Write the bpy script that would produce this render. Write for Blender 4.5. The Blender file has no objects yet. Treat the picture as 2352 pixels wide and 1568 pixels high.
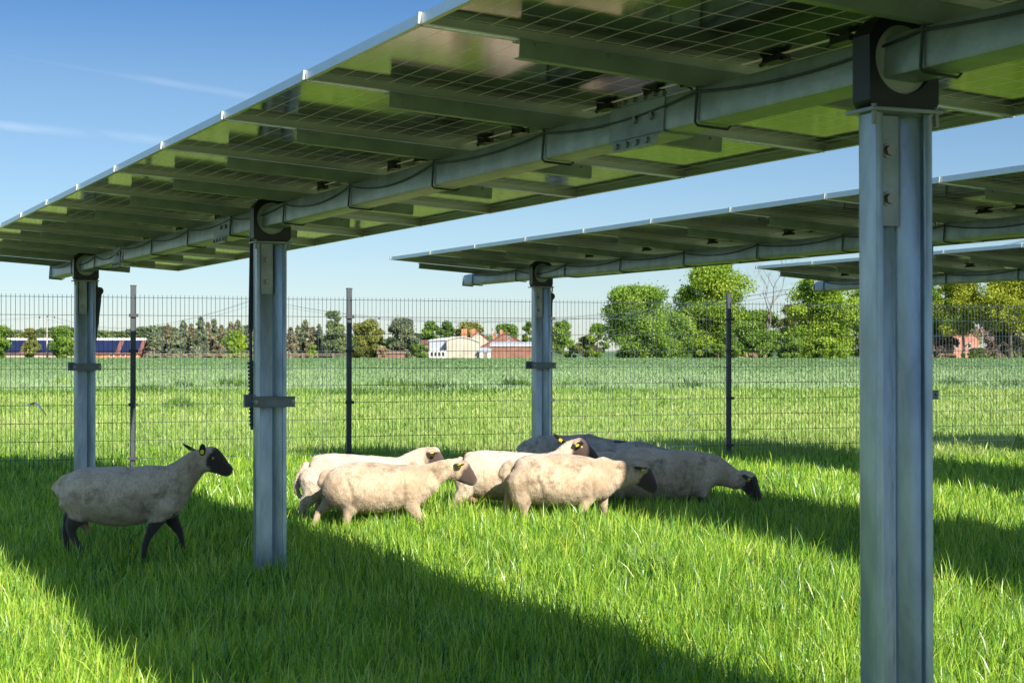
import bpy, bmesh, math, random
import numpy as np
from mathutils import Vector, Matrix
R = math.radians
scene = bpy.context.scene
col = scene.collection
# ------------------------------------------------------------------ camera
F = 3900.0; CX, CY = 1176.0, 784.0; PIT = R(0.324); HC = 1.45
cam_d = bpy.data.cameras.new("camera"); cam = bpy.data.objects.new("camera", cam_d); col.objects.link(cam)
cam_d.sensor_width = 36; cam_d.lens = F / 2352 * 36; cam_d.clip_start = .05; cam_d.clip_end = 6000
cam.location = (0, 0, HC); cam.rotation_euler = (R(90) + PIT, 0, 0)
cam_d.dof.use_dof = True; cam_d.dof.focus_distance = 13.0; cam_d.dof.aperture_fstop = 11.0
scene.camera = cam
def W(u, v, y):
    """point at forward distance y that the photo shows at (u,v) of a 2352 px wide frame"""
    a = (u - CX) / F; b = (CY - v) / F
    dx, dy, dz = a, math.cos(PIT) - b * math.sin(PIT), math.sin(PIT) + b * math.cos(PIT)
    s = y / dy
    return Vector((dx * s, y, HC + dz * s))
TH = R(24.294)
N = Vector((math.cos(TH), math.sin(TH), 0)); D = Vector((-math.sin(TH), math.cos(TH), 0))
def QT(q, t, z=0): return N * q + D * t + Vector((0, 0, z))
# ------------------------------------------------------------------ light
TANE = .60; LAM = .16
sun_to = (-D * (1 / TANE) + N * LAM + Vector((0, 0, 1))).normalized()
el = math.asin(sun_to.z); az = math.atan2(sun_to.x, sun_to.y)
sd = bpy.data.lights.new("sun", 'SUN'); sd.energy = 5.0; sd.angle = R(.53); sd.color = (1, .93, .82)
so = bpy.data.objects.new("sun", sd); col.objects.link(so)
so.rotation_euler = sun_to.to_track_quat('Z', 'Y').to_euler(); so.location = (5, -8, 12)
world = bpy.data.worlds.new("World"); scene.world = world; world.use_nodes = True
wn = world.node_tree.nodes; wl = world.node_tree.links
for n in list(wn): wn.remove(n)
wo = wn.new('ShaderNodeOutputWorld'); bg = wn.new('ShaderNodeBackground'); sky = wn.new('ShaderNodeTexSky')
sky.sky_type = 'NISHITA'; sky.sun_disc = False; sky.sun_elevation = el; sky.sun_rotation = az
sky.air_density = 1.0; sky.dust_density = .1; sky.ozone_density = 2.5; sky.altitude = 50
bg.inputs['Strength'].default_value = .075
# faint wind-drawn cirrus streaks in the upper left sky
geo = wn.new('ShaderNodeNewGeometry'); 
def wmath(op, a, b=None, clamp=False):
    n = wn.new('ShaderNodeMath'); n.operation = op; n.use_clamp = clamp
    for i, x in enumerate([a, b]):
        if x is None: continue
        if isinstance(x, (int, float)): n.inputs[i].default_value = x
        else: wl.new(x, n.inputs[i])
    return n.outputs[0]
tc = wn.new('ShaderNodeTexCoord'); sp = wn.new('ShaderNodeSeparateXYZ'); wl.new(tc.outputs['Generated'], sp.inputs[0])
gx = wmath('DIVIDE', sp.outputs[0], sp.outputs[1]); gz = wmath('DIVIDE', sp.outputs[2], sp.outputs[1])
nz = wn.new('ShaderNodeTexNoise'); nz.inputs['Scale'].default_value = 26; nz.inputs['Detail'].default_value = 5
cmb = wn.new('ShaderNodeCombineXYZ')
wl.new(wmath('MULTIPLY', gx, .35), cmb.inputs[0]); wl.new(wmath('ADD', wmath('MULTIPLY', gz, 2.2), wmath('MULTIPLY', gx, .9)), cmb.inputs[2]); wl.new(cmb.outputs[0], nz.inputs['Vector'])
tot = None
for (x0, z0, x1, z1, wd, amp) in ((-.302, .133, -.20, .1235, .0035, .32), (-.215, .160, -.142, .148, .0028, .26), (-.285, .172, -.222, .161, .0012, .10)):
    sl = (z1 - z0) / (x1 - x0)
    line = wmath('ADD', wmath('MULTIPLY', wmath('SUBTRACT', gx, x0), sl), z0)
    d = wmath('DIVIDE', wmath('ABSOLUTE', wmath('SUBTRACT', gz, line)), wd)
    m = wmath('SUBTRACT', 1.0, wmath('POWER', d, 1.4), True)
    e0 = wmath('MULTIPLY', wmath('SUBTRACT', gx, x0 - .02), 40, True); e1 = wmath('MULTIPLY', wmath('SUBTRACT', x1 + .015, gx), 40, True)
    m = wmath('MULTIPLY', wmath('MULTIPLY', m, e0), wmath('MULTIPLY', e1, amp))
    tot = m if tot is None else wmath('ADD', tot, m)
cl = wmath('MULTIPLY', tot, wmath('MULTIPLY', wmath('SUBTRACT', nz.outputs[0], .3), 1.6, True))
cl = wmath('MULTIPLY', cl, wmath('GREATER_THAN', sp.outputs[1], 0.0))
hs = wn.new('ShaderNodeHueSaturation'); hs.inputs['Saturation'].default_value = 1.0; hs.inputs['Value'].default_value = 1.0
wl.new(sky.outputs[0], hs.inputs['Color'])
mx = wn.new('ShaderNodeMix'); mx.data_type = 'RGBA'; wl.new(cl, mx.inputs['Factor']); er = wn.new('ShaderNodeValToRGB'); wl.new(wmath('MULTIPLY', sp.outputs[2], 2.0, True), er.inputs[0]); ee = er.color_ramp.elements
ee[0].position = 0; ee[0].color = (.50, .57, .73, 1); ee[1].position = .42; ee[1].color = (.245, .395, .575, 1)
for p_, c_ in ((.15, (.47, .545, .66, 1)), (.31, (.40, .49, .60, 1)), (.7, (1.75, 1.75, 1.75, 1))):
    e_ = ee.new(p_); e_.color = c_
tm_ = wn.new('ShaderNodeMix'); tm_.data_type = 'RGBA'; tm_.blend_type = 'MULTIPLY'; tm_.inputs['Factor'].default_value = 1; wl.new(hs.outputs[0], tm_.inputs['A']); wl.new(er.outputs[0], tm_.inputs['B'])
wl.new(tm_.outputs['Result'], mx.inputs['A']); mx.inputs['B'].default_value = (6.5, 7.0, 7.8, 1)
wl.new(mx.outputs['Result'], bg.inputs['Color']); wl.new(bg.outputs[0], wo.inputs[0])
scene.view_settings.view_transform = 'Standard'; scene.view_settings.look = 'None'
scene.view_settings.exposure = 1.1; scene.view_settings.gamma = 1
cy = scene.cycles; cy.max_bounces = 7; cy.diffuse_bounces = 3; cy.glossy_bounces = 3; cy.transmission_bounces = 4; cy.transparent_max_bounces = 6
cy.use_denoising = True

# ------------------------------------------------------------------ materials
def mat(name, base=(.5, .5, .5), rough=.6, metal=0., spec=.5, var=0., vscale=6., var2=None, bump=0., bscale=40., attr=None, ramp=None, trans=0., coord='Object', stretch=(1, 1, 1)):
    m = bpy.data.materials.new(name); m.use_nodes = True; nt = m.node_tree; n = nt.nodes; l = nt.links
    b = n['Principled BSDF']; b.inputs['Roughness'].default_value = rough; b.inputs['Metallic'].default_value = metal
    b.inputs['Specular IOR Level'].default_value = spec
    t = n.new('ShaderNodeTexCoord'); mp = n.new('ShaderNodeMapping'); l.new(t.outputs[coord], mp.inputs[0]); mp.inputs['Scale'].default_value = stretch
    c = None
    if ramp is not None:
        at = n.new('ShaderNodeAttribute'); at.attribute_name = attr or 'tint'
        cr = n.new('ShaderNodeValToRGB'); l.new(at.outputs['Fac'], cr.inputs[0])
        e = cr.color_ramp.elements
        while len(e) < len(ramp): e.new(.5)
        for i, (p, cc) in enumerate(ramp): e[i].position = p; e[i].color = (*cc, 1)
        c = cr.outputs[0]
    if var > 0 or var2:
        nn = n.new('ShaderNodeTexNoise'); nn.inputs['Scale'].default_value = vscale; nn.inputs['Detail'].default_value = 6; l.new(mp.outputs[0], nn.inputs['Vector'])
        mr = n.new('ShaderNodeMapRange'); l.new(nn.outputs[0], mr.inputs[0]); mr.inputs[1].default_value = .32; mr.inputs[2].default_value = .68
        mm = n.new('ShaderNodeMix'); mm.data_type = 'RGBA'; l.new(mr.outputs[0], mm.inputs['Factor'])
        b2 = var2 or tuple(x * (1 - var) for x in base)
        if c is None: mm.inputs['A'].default_value = (*base, 1); mm.inputs['B'].default_value = (*b2, 1)
        else:
            mm.blend_type = 'MULTIPLY'; l.new(c, mm.inputs['A']); mm.inputs['B'].default_value = (1 - var,) * 3 + (1,)
        c = mm.outputs['Result']
    if c is None: b.inputs['Base Color'].default_value = (*base, 1)
    else: l.new(c, b.inputs['Base Color'])
    if bump > 0:
        nb = n.new('ShaderNodeTexNoise'); nb.inputs['Scale'].default_value = bscale; nb.inputs['Detail'].default_value = 4; l.new(mp.outputs[0], nb.inputs['Vector'])
        bp = n.new('ShaderNodeBump'); bp.inputs['Strength'].default_value = bump; bp.inputs['Distance'].default_value = .01
        l.new(nb.outputs[0], bp.inputs['Height']); l.new(bp.outputs[0], b.inputs['Normal'])
    if trans > 0:
        tr = n.new('ShaderNodeBsdfTranslucent'); ms = n.new('ShaderNodeMixShader'); ms.inputs[0].default_value = trans
        if c is not None:
            g = n.new('ShaderNodeMix'); g.data_type = 'RGBA'; g.blend_type = 'MULTIPLY'; g.inputs['Factor'].default_value = 1
            l.new(c, g.inputs['A']); g.inputs['B'].default_value = (1.5, 1.35, .5, 1); l.new(g.outputs['Result'], tr.inputs[0])
        else: tr.inputs[0].default_value = (*base, 1)
        o = n['Material Output']; l.new(b.outputs[0], ms.inputs[1]); l.new(tr.outputs[0], ms.inputs[2]); l.new(ms.outputs[0], o.inputs[0])
    return m
M = {}
M['galv'] = mat('galvanised_steel', (.36, .40, .42), .40, .5, var2=(.24, .27, .29), vscale=9, bump=.12, bscale=60)
M['galvpost'] = mat('galvanised_post', (.44, .51, .58), .33, .6, var2=(.27, .32, .38), vscale=14, bump=.12, bscale=70, stretch=(1, 1, .3))
M['purlin'] = mat('galvanised_purlin', (.34, .39, .33), .45, .35, var2=(.22, .26, .215), vscale=7, bump=.05)
M['alu'] = mat('anodised_aluminium', (.56, .58, .52), .33, .6, var=.08)
M['black'] = mat('black_plastic', (.012, .013, .018), .38, 0, var=.3, vscale=20)
M['ring'] = mat('pale_plastic_ring', (.42, .43, .38), .55, 0, var=.12)
M['collar'] = mat('zinc_grey_steel', (.17, .19, .21), .45, .4, var=.3, vscale=12)
M['dark'] = mat('dark_steel', (.055, .062, .075), .5, .3, var=.3, vscale=12)
M['cable'] = mat('black_cable', (.015, .015, .015), .5)
M['bolt'] = mat('bolt_steel', (.30, .29, .27), .4, .8)
M['fencewire'] = mat('anthracite_wire', (.028, .042, .052), .32, .1, var=.3, vscale=3)
M['fencepost'] = mat('anthracite_fence_post', (.05, .058, .07), .4, .2, var=.2, vscale=4)
M['clip'] = mat('fence_clip_plastic', (.02, .02, .025), .5)
# bifacial glass: dark cells with thin pale gaps
def glass_mat():
    m = bpy.data.materials.new('solar_glass'); m.use_nodes = True; n = m.node_tree.nodes; l = m.node_tree.links; b = n['Principled BSDF']
    t = n.new('ShaderNodeTexCoord'); s = n.new('ShaderNodeSeparateXYZ'); l.new(t.outputs['Object'], s.inputs[0])
    def mt(op, a, c=None, d=None):
        k = n.new('ShaderNodeMath'); k.operation = op
        for i, x in enumerate((a, c, d)):
            if x is None: continue
            if isinstance(x, (int, float)): k.inputs[i].default_value = x
            else: l.new(x, k.inputs[i])
        return k.outputs[0]
    px, py = .0925, .186
    # x is chord, y is along the row (cell columns)
    dx = mt('ABSOLUTE', mt('SUBTRACT', mt('FRACT', mt('ADD', mt('DIVIDE', s.outputs[0], px), 100.5)), .5))
    dy = mt('ABSOLUTE', mt('SUBTRACT', mt('FRACT', mt('ADD', mt('DIVIDE', s.outputs[1], py), 100.5)), .5))
    lx = mt('LESS_THAN', dx, .5 * .0040 / px); ly = mt('LESS_THAN', dy, .5 * .0046 / py)
    mid = mt('LESS_THAN', mt('ABSOLUTE', s.outputs[0]), .009)
    ln = mt('MAXIMUM', mt('MAXIMUM', lx, ly), mid)
    mxx = n.new('ShaderNodeMix'); mxx.data_type = 'RGBA'; l.new(ln, mxx.inputs['Factor'])
    mxx.inputs['A'].default_value = (.012, .020, .014, 1); mxx.inputs['B'].default_value = (.34, .36, .22, 1)
    l.new(mxx.outputs['Result'], b.inputs['Base Color']); b.inputs['Roughness'].default_value = .10
    b.inputs['IOR'].default_value = 1.65; b.inputs['Specular IOR Level'].default_value = .62
    no = n.new('ShaderNodeTexNoise'); no.inputs['Scale'].default_value = 3.5; l.new(t.outputs['Object'], no.inputs['Vector'])
    bp = n.new('ShaderNodeBump'); bp.inputs['Strength'].default_value = .02; bp.inputs['Distance'].default_value = .004
    l.new(no.outputs[0], bp.inputs['Height']); l.new(bp.outputs[0], b.inputs['Normal'])
    tr = n.new('ShaderNodeBsdfTranslucent'); tr.inputs[0].default_value = (.075, .08, .035, 1); ms = n.new('ShaderNodeMixShader')
    l.new(mt('MULTIPLY', ln, .6), ms.inputs[0]); l.new(b.outputs[0], ms.inputs[1]); l.new(tr.outputs[0], ms.inputs[2]); l.new(ms.outputs[0], n['Material Output'].inputs[0])
    return m
M['glass'] = glass_mat()

# ------------------------------------------------------------------ mesh helpers
class MB:
    def __init__(s): s.v = []; s.f = []
    def add(s, vs, fs):
        o = len(s.v); s.v.extend([tuple(p) for p in vs]); s.f.extend([tuple(i + o for i in f) for f in fs]); return s
    def box(s, x0, x1, y0, y1, z0, z1):
        return s.add([(x0, y0, z0), (x1, y0, z0), (x1, y1, z0), (x0, y1, z0), (x0, y0, z1), (x1, y0, z1), (x1, y1, z1), (x0, y1, z1)],
                     [(0, 3, 2, 1), (4, 5, 6, 7), (0, 1, 5, 4), (1, 2, 6, 5), (2, 3, 7, 6), (3, 0, 4, 7)])
    def prism(s, poly, z0, z1, axis='z'):
        n = len(poly)
        def P(p, h): return (p[0], p[1], h) if axis == 'z' else ((p[0], h, p[1]) if axis == 'y' else (h, p[0], p[1]))
        vs = [P(p, z0) for p in poly] + [P(p, z1) for p in poly]
        fs = [(i, (i + 1) % n, n + (i + 1) % n, n + i) for i in range(n)] + [tuple(range(n - 1, -1, -1)), tuple(range(n, 2 * n))]
        return s.add(vs, fs)
    def tube(s, pts, r, n=8, cap=True):
        pts = [Vector(p) for p in pts]; rs = r if isinstance(r, (list, tuple)) else [r] * len(pts)
        vs = []; fs = []
        for i, p in enumerate(pts):
            d = (pts[min(i + 1, len(pts) - 1)] - pts[max(i - 1, 0)]).normalized()
            a = d.orthogonal().normalized() if i == 0 else (a - d * a.dot(d)).normalized()
            b = d.cross(a)
            for k in range(n):
                t = 2 * math.pi * k / n; vs.append(p + (a * math.cos(t) + b * math.sin(t)) * rs[i])
        for i in range(len(pts) - 1):
            for k in range(n):
                fs.append((i * n + k, i * n + (k + 1) % n, (i + 1) * n + (k + 1) % n, (i + 1) * n + k))
        if cap: fs.append(tuple(range(n - 1, -1, -1))); fs.append(tuple((len(pts) - 1) * n + k for k in range(n)))
        return s.add(vs, fs)
    def mesh(s, name, m=None, smooth=False):
        me = bpy.data.meshes.new(name); me.from_pydata(s.v, [], s.f); me.validate()
        bm = bmesh.new(); bm.from_mesh(me); bmesh.ops.recalc_face_normals(bm, faces=bm.faces); bm.to_mesh(me); bm.free()
        if m: me.materials.append(m)
        if smooth:
            for p in me.polygons: p.use_smooth = True
            try: me.set_sharp_from_angle(angle=R(40))
            except Exception: pass
        return me
    def build(s, name, m=None, parent=None, smooth=False, loc=None, rot=None):
        return link(name, s.mesh(name, m, smooth), parent, loc, rot)
def link(name, data, parent=None, loc=None, rot=None):
    o = bpy.data.objects.new(name, data); col.objects.link(o)
    if parent: o.parent = parent
    if loc is not None: o.location = loc
    if rot is not None: o.rotation_euler = rot
    return o
def bevel(o, w, seg=2):
    b = o.modifiers.new('bevel', 'BEVEL'); b.width = w; b.segments = seg; b.limit_method = 'ANGLE'; b.angle_limit = R(40); return o
def tag(o, label=None, cat=None, group=None, kind=None):
    if label: o['label'] = label
    if cat: o['category'] = cat
    if group: o['group'] = group
    if kind: o['kind'] = kind
    return o
def empty(name, loc, rz=0): 
    o = link(name, None, None, loc, (0, 0, rz)); o.empty_display_size = .2; return o
def npmesh(name, verts, faces_quads, faces_tris, tint, m, smooth=False):
    me = bpy.data.meshes.new(name); nv = len(verts); nq, ntr = len(faces_quads), len(faces_tris)
    me.vertices.add(nv); me.vertices.foreach_set('co', verts.astype(np.float32).ravel())
    loops = np.concatenate([faces_quads.ravel(), faces_tris.ravel()]).astype(np.int32)
    me.loops.add(len(loops)); me.loops.foreach_set('vertex_index', loops)
    me.polygons.add(nq + ntr)
    ls = np.concatenate([np.arange(nq) * 4, nq * 4 + np.arange(ntr) * 3]).astype(np.int32)
    me.polygons.foreach_set('loop_start', ls)
    me.update(calc_edges=True)
    a = me.attributes.new('tint', 'FLOAT', 'POINT'); a.data.foreach_set('value', tint.astype(np.float32))
    me.materials.append(m)
    return me

# ------------------------------------------------------------------ ground
M['soil'] = mat('grass_thatch', (.065, .13, .014), .9, var2=(.045, .09, .012), vscale=3, coord='Object')
M['field'] = mat('crop_floor', (.10, .165, .065), .9, var2=(.12, .18, .075), vscale=.05)
g = MB(); 
nx, ny = 60, 60
S = 2500
g.add([(-S, -600, 0), (S, -600, 0), (S, 4000, 0), (-S, 4000, 0)], [(0, 1, 2, 3)])
tag(g.build('ground', M['soil']), 'flat ground under the grass', None, None, 'structure')

rng = np.random.default_rng(7)
def blades(name, n_fn_list, m, hfun, wfun, tintfun, lean=.35, seg=3, label=None, wob=1.0, extra=(), tufts=()):
    """n_fn_list: list of (z0,z1,density,margin)"""
    P = []
    for (z0, z1, den, mg) in n_fn_list:
        hw = (1176 / F) * (1 + mg)
        area = hw * (z1 ** 2 - z0 ** 2); n = int(area * den)
        z = np.sqrt(rng.uniform(z0 ** 2, z1 ** 2, n)); x = rng.uniform(-1, 1, n) * hw * z
        P.append(np.stack([x, z], 1))
    for (xa, xb, ya, yb, den) in extra:
        n = int((xb - xa) * (yb - ya) * den); q = np.stack([rng.uniform(xa, xb, n), rng.uniform(ya, yb, n)], 1)
        keep = np.abs(q[:, 0]) > 1.25 * (1176 / F) * np.maximum(q[:, 1], 0); keep |= q[:, 1] < 2.6
        P.append(q[keep])
    for (u, v, cnt, sp_) in tufts:
        k_ = (v - 806) / HC; q = rng.normal(0, sp_, (cnt, 2)) + np.array([(u - CX) / k_, F / k_]); P.append(q)
    P = np.concatenate(P); n = len(P)
    # clumping
    h = hfun(P); w = wfun(P); tn = tintfun(P)
    ang = rng.uniform(0, 2 * math.pi, n); le = np.abs(rng.normal(0, lean, n)) + .05; la = rng.uniform(0, 2 * math.pi, n)
    wd = np.stack([np.cos(ang), np.sin(ang), np.zeros(n)], 1) * (w / 2)[:, None]
    ld = np.stack([np.cos(la), np.sin(la)], 1)
    ts = [0, .4, .75, 1.0]; wt = [1, .92, .62, 0]
    V = []
    for k, t in enumerate(ts):
        off = (le * h)[:, None] * (t ** 1.9) * ld
        zz = h * t * (1 - .35 * np.minimum(le, 1.2) * t * t)
        c = np.stack([P[:, 0] + off[:, 0], P[:, 1] + off[:, 1], zz], 1)
        if k < 3: V += [c - wd * wt[k], c + wd * wt[k]]
        else: V += [c]
    V = np.stack(V, 1)  # n,7,3
    base = (np.arange(n) * 7)[:, None]
    q = np.concatenate([base + np.array([[0, 1, 3, 2]]), base + np.array([[2, 3, 5, 4]])], 0)
    t = base + np.array([[4, 5, 6]])
    me = npmesh(name, V.reshape(-1, 3), q, t, np.repeat(tn, 7), m)
    o = link(name, me); tag(o, label, name.replace('_', ' '), None, 'stuff'); return o
def fbm(P, s, seed=0):
    r = np.random.default_rng(seed); v = np.zeros(len(P))
    for k in range(6):
        a = r.uniform(0, 6.28); f = s * (1.5 ** k) * r.uniform(.7, 1.3)
        v += np.sin(P[:, 0] * f * math.cos(a) + P[:, 1] * f * math.sin(a) + r.uniform(0, 6.28)) / 6 * 1.6
    return v
M['grass'] = mat('meadow_grass', rough=.36, spec=.65, ramp=[(0, (.018, .085, .030)), (.35, (.14, .31, .028)), (.7, (.31, .49, .045)), (.93, (.48, .60, .085)), (1, (.60, .52, .22))], trans=.38)
M['meadow'] = mat('rough_meadow', rough=.5, spec=.25, ramp=[(0, (.04, .10, .02)), (.4, (.17, .29, .05)), (.75, (.30, .42, .105)), (1, (.44, .46, .19))], trans=.35)
M['crop'] = mat('young_cereal', rough=.7, spec=.1, ramp=[(0, (.065, .125, .05)), (.5, (.17, .265, .115)), (1, (.33, .44, .23))], trans=.25)
def gap_strip(P):
    q = P[:, 0] * N.x + P[:, 1] * N.y
    return np.exp(-((q - 5.3) / 1.1) ** 2) + .8 * np.exp(-((q - 7.2) / 1.2) ** 2)
def hn(P): return np.clip(.13 + .10 * gap_strip(P) * np.clip((P[:, 1] - 6) / 4, 0, 1) + .05 * fbm(P, 2.2, 1) + .03 * fbm(P, 6, 2) + rng.normal(0, .05, len(P)) + (rng.random(len(P)) > .992) * .10, .05, .42)
def wn_(P): return np.clip(rng.normal(.0056, .0016, len(P)), .0028, .011) * np.maximum(1, P[:, 1] / 9.0)
def tnn(P): return np.clip(.50 + .12 * fbm(P, .9, 3) + rng.normal(0, .27, len(P)), 0, .95) + (rng.random(len(P)) > .992) * .1
blades('grass', [(2.6, 6, 6200, .22), (6, 9, 4600, .14), (9, 14, 3000, .1), (14, 21.5, 1800, .08)], M['grass'], hn, wn_, tnn, lean=.36, extra=[(-9, 9, -5, 15, 420)], label='long lush grass under the solar rows')
TUFTS = [(415, 948, 260, .28), (425, 905, 200, .4), (540, 902, 300, .6), (345, 915, 200, .5), (150, 898, 140, .4), (1180, 902, 300, .5), (1000, 905, 400, 1.2), (2195, 896, 260, .5), (2330, 900, 300, .8), (1580, 905, 200, .8), (900, 903, 300, 1.0), (1330, 900, 260, .8)]
def near_tuft(P):
    o = np.zeros(len(P))
    for (u, v, c, sp_) in TUFTS:
        k_ = (v - 806) / HC; o = np.maximum(o, np.exp(-(((P[:, 0] - (u - CX) / k_) / (sp_ * 1.3)) ** 2 + ((P[:, 1] - F / k_) / (sp_ * 1.3)) ** 2)))
    return o
def hm(P):
    edge = np.clip((P[:, 1] - 49) / 3, 0, 1)
    return np.clip(.17 + .32 * near_tuft(P) + .05 * fbm(P, .8, 4) + .10 * edge * (1 + fbm(P, .35, 8)) + rng.normal(0, .05, len(P)), .05, .8)
def tm(P):
    edge = np.clip((P[:, 1] - 48.5) / 3, 0, 1)
    return np.clip(.66 - .30 * near_tuft(P) + .14 * fbm(P, .35, 5) - .34 * edge * (.6 + fbm(P, .25, 9)) + rng.normal(0, .17, len(P)), 0, 1)
blades('meadow_grass', [(21.5, 32, 700, .1), (32, 45, 360, .08), (45, 55.5, 200, .08)], M['meadow'], hm, lambda P: .0065 * P[:, 1] / 9 * rng.uniform(.6, 1.4, len(P)), tm, lean=.5, tufts=TUFTS, label='rough sunlit meadow grass beyond the fence')
blades('cereal_crop', [(54, 80, 60, .08), (80, 120, 26, .08), (120, 190, 9, .08), (190, 300, 3.2, .08)], M['crop'],
       lambda P: np.clip(.30 + .04 * fbm(P, .2, 6) + rng.normal(0, .05, len(P)), .2, .6), lambda P: .0085 * P[:, 1] / 9 * rng.uniform(.6, 1.4, len(P)),
       lambda P: np.clip(.72 - .42 * np.clip((P[:, 1] - 54) / 110, 0, 1) + .10 * fbm(P, .12, 7) + rng.normal(0, .13, len(P)), 0, 1), lean=.3, label='bluish green cereal field between meadow and village')
f = MB(); f.add([(-400, 54, .004), (400, 54, .004), (1200, 420, .004), (-1200, 420, .004)], [(0, 1, 2, 3)])
tag(f.build('crop_field', M['field']), 'floor of the cereal field', None, None, 'structure')

# ------------------------------------------------------------------ solar rows
TILT = R(3.883); PM = 1.19; HW = 1.16; ZO = .141; AO = .096; HT = HC + .815
CT, ST = math.cos(TILT), math.sin(TILT)
panel_me = {}
def solar_parts():
    fr = MB(); ch = HW; b = PM / 2 - .014
    for s in (-1, 1):
        fr.box(min(s * ch, s * (ch - .004)), max(s * ch, s * (ch - .004)), -b, b, -.0175, .0175)
        fr.box(min(s * (ch - .004), s * (ch - .018)), max(s * (ch - .004), s * (ch - .018)), -b, b, -.0175, -.0145)
        fr.box(-ch + .004, ch - .004, min(s * b, s * (b - .004)), max(s * b, s * (b - .004)), -.0175, .0175)
        fr.box(-ch + .018, ch - .018, min(s * (b - .004), s * (b - .018)), max(s * (b - .004), s * (b - .018)), -.0175, -.0145)
    panel_me['frame'] = fr.mesh('solar_panel', M['alu'])
    gl = MB(); gl.add([(-ch + .004, -b + .004, .013), (ch - .004, -b + .004, .013), (ch - .004, b - .004, .013), (-ch + .004, b - .004, .013)], [(0, 1, 2, 3)]); panel_me['glass'] = gl.mesh('glass', M['glass'])
    jb = MB(); jb.box(-.018, .018, -.05, .05, -.010, .0125); jb.tube([(0, .05, 0), (0, .085, -.006)], .008, 6); jb.tube([(0, -.05, 0), (0, -.085, -.006)], .008, 6)
    panel_me['jb'] = jb.mesh('junction_box', M['black'])
    pu = MB(); L = .735; 
    # Z-purlin: web, top and bottom flange
    pu.prism([(-.034, -.03), (-.030, -.03), (-.030, .027), (.03, .027), (.03, .03), (-.034, .03)], -L, L, 'x')
    pu.box(-L, L, -.030, .004, -.030, -.0265)
    for s in (-1, 1):
        for q in (.42, .68): pu.tube([(s * q, -.036, .018), (s * q, -.046, .018)], .006, 6)
    panel_me['purlin'] = pu.mesh('purlin', M['purlin'])
    ub = MB(); a = .0675
    ub.tube([(-a, 0, .085), (-a, 0, -a + .01), (-a + .01, 0, -a), (a - .01, 0, -a), (a, 0, -a + .01), (a, 0, .085)], .0048, 8)
    panel_me['ub'] = ub.mesh('u_bolt', M['dark'], True)
    cl_ = MB()
    for s in (-1, 1): cl_.box(s * (HW + .003) - .006, s * (HW + .003) + .006, -.013, .013, -.0175, .018)
    panel_me['clamp'] = cl_.mesh('mid_clamp', M['alu'])
solar_parts()
def post_profile():
    # galvanised sigma profile open towards -y (towards the camera): centre line offset to both sides
    t = .0055; w = .0925; d = .085; lip = .022
    c = [(-w + lip, -d + .006), (-w + lip - .003, -d), (-w, -d), (-w, -.012), (-w + .006, 0), (.030, 0), (.036, -.010), (w, -.038), (w, -d), (w - lip + .003, -d), (w - lip, -d + .006)]
    L, R_ = [], []
    for i, p in enumerate(c):
        a = Vector(c[max(i - 1, 0)]); b = Vector(c[min(i + 1, len(c) - 1)]); q = Vector(p)
        d1 = (q - a).normalized() if i else (b - q).normalized(); d2 = (b - q).normalized() if i < len(c) - 1 else d1
        n = Vector((-(d1 + d2).y, (d1 + d2).x)).normalized(); m_ = t / 2 / max(.5, n.dot(Vector((-d1.y, d1.x))))
        L.append(tuple(q + n * m_)); R_.append(tuple(q - n * m_))
    return L + R_[::-1]
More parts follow.
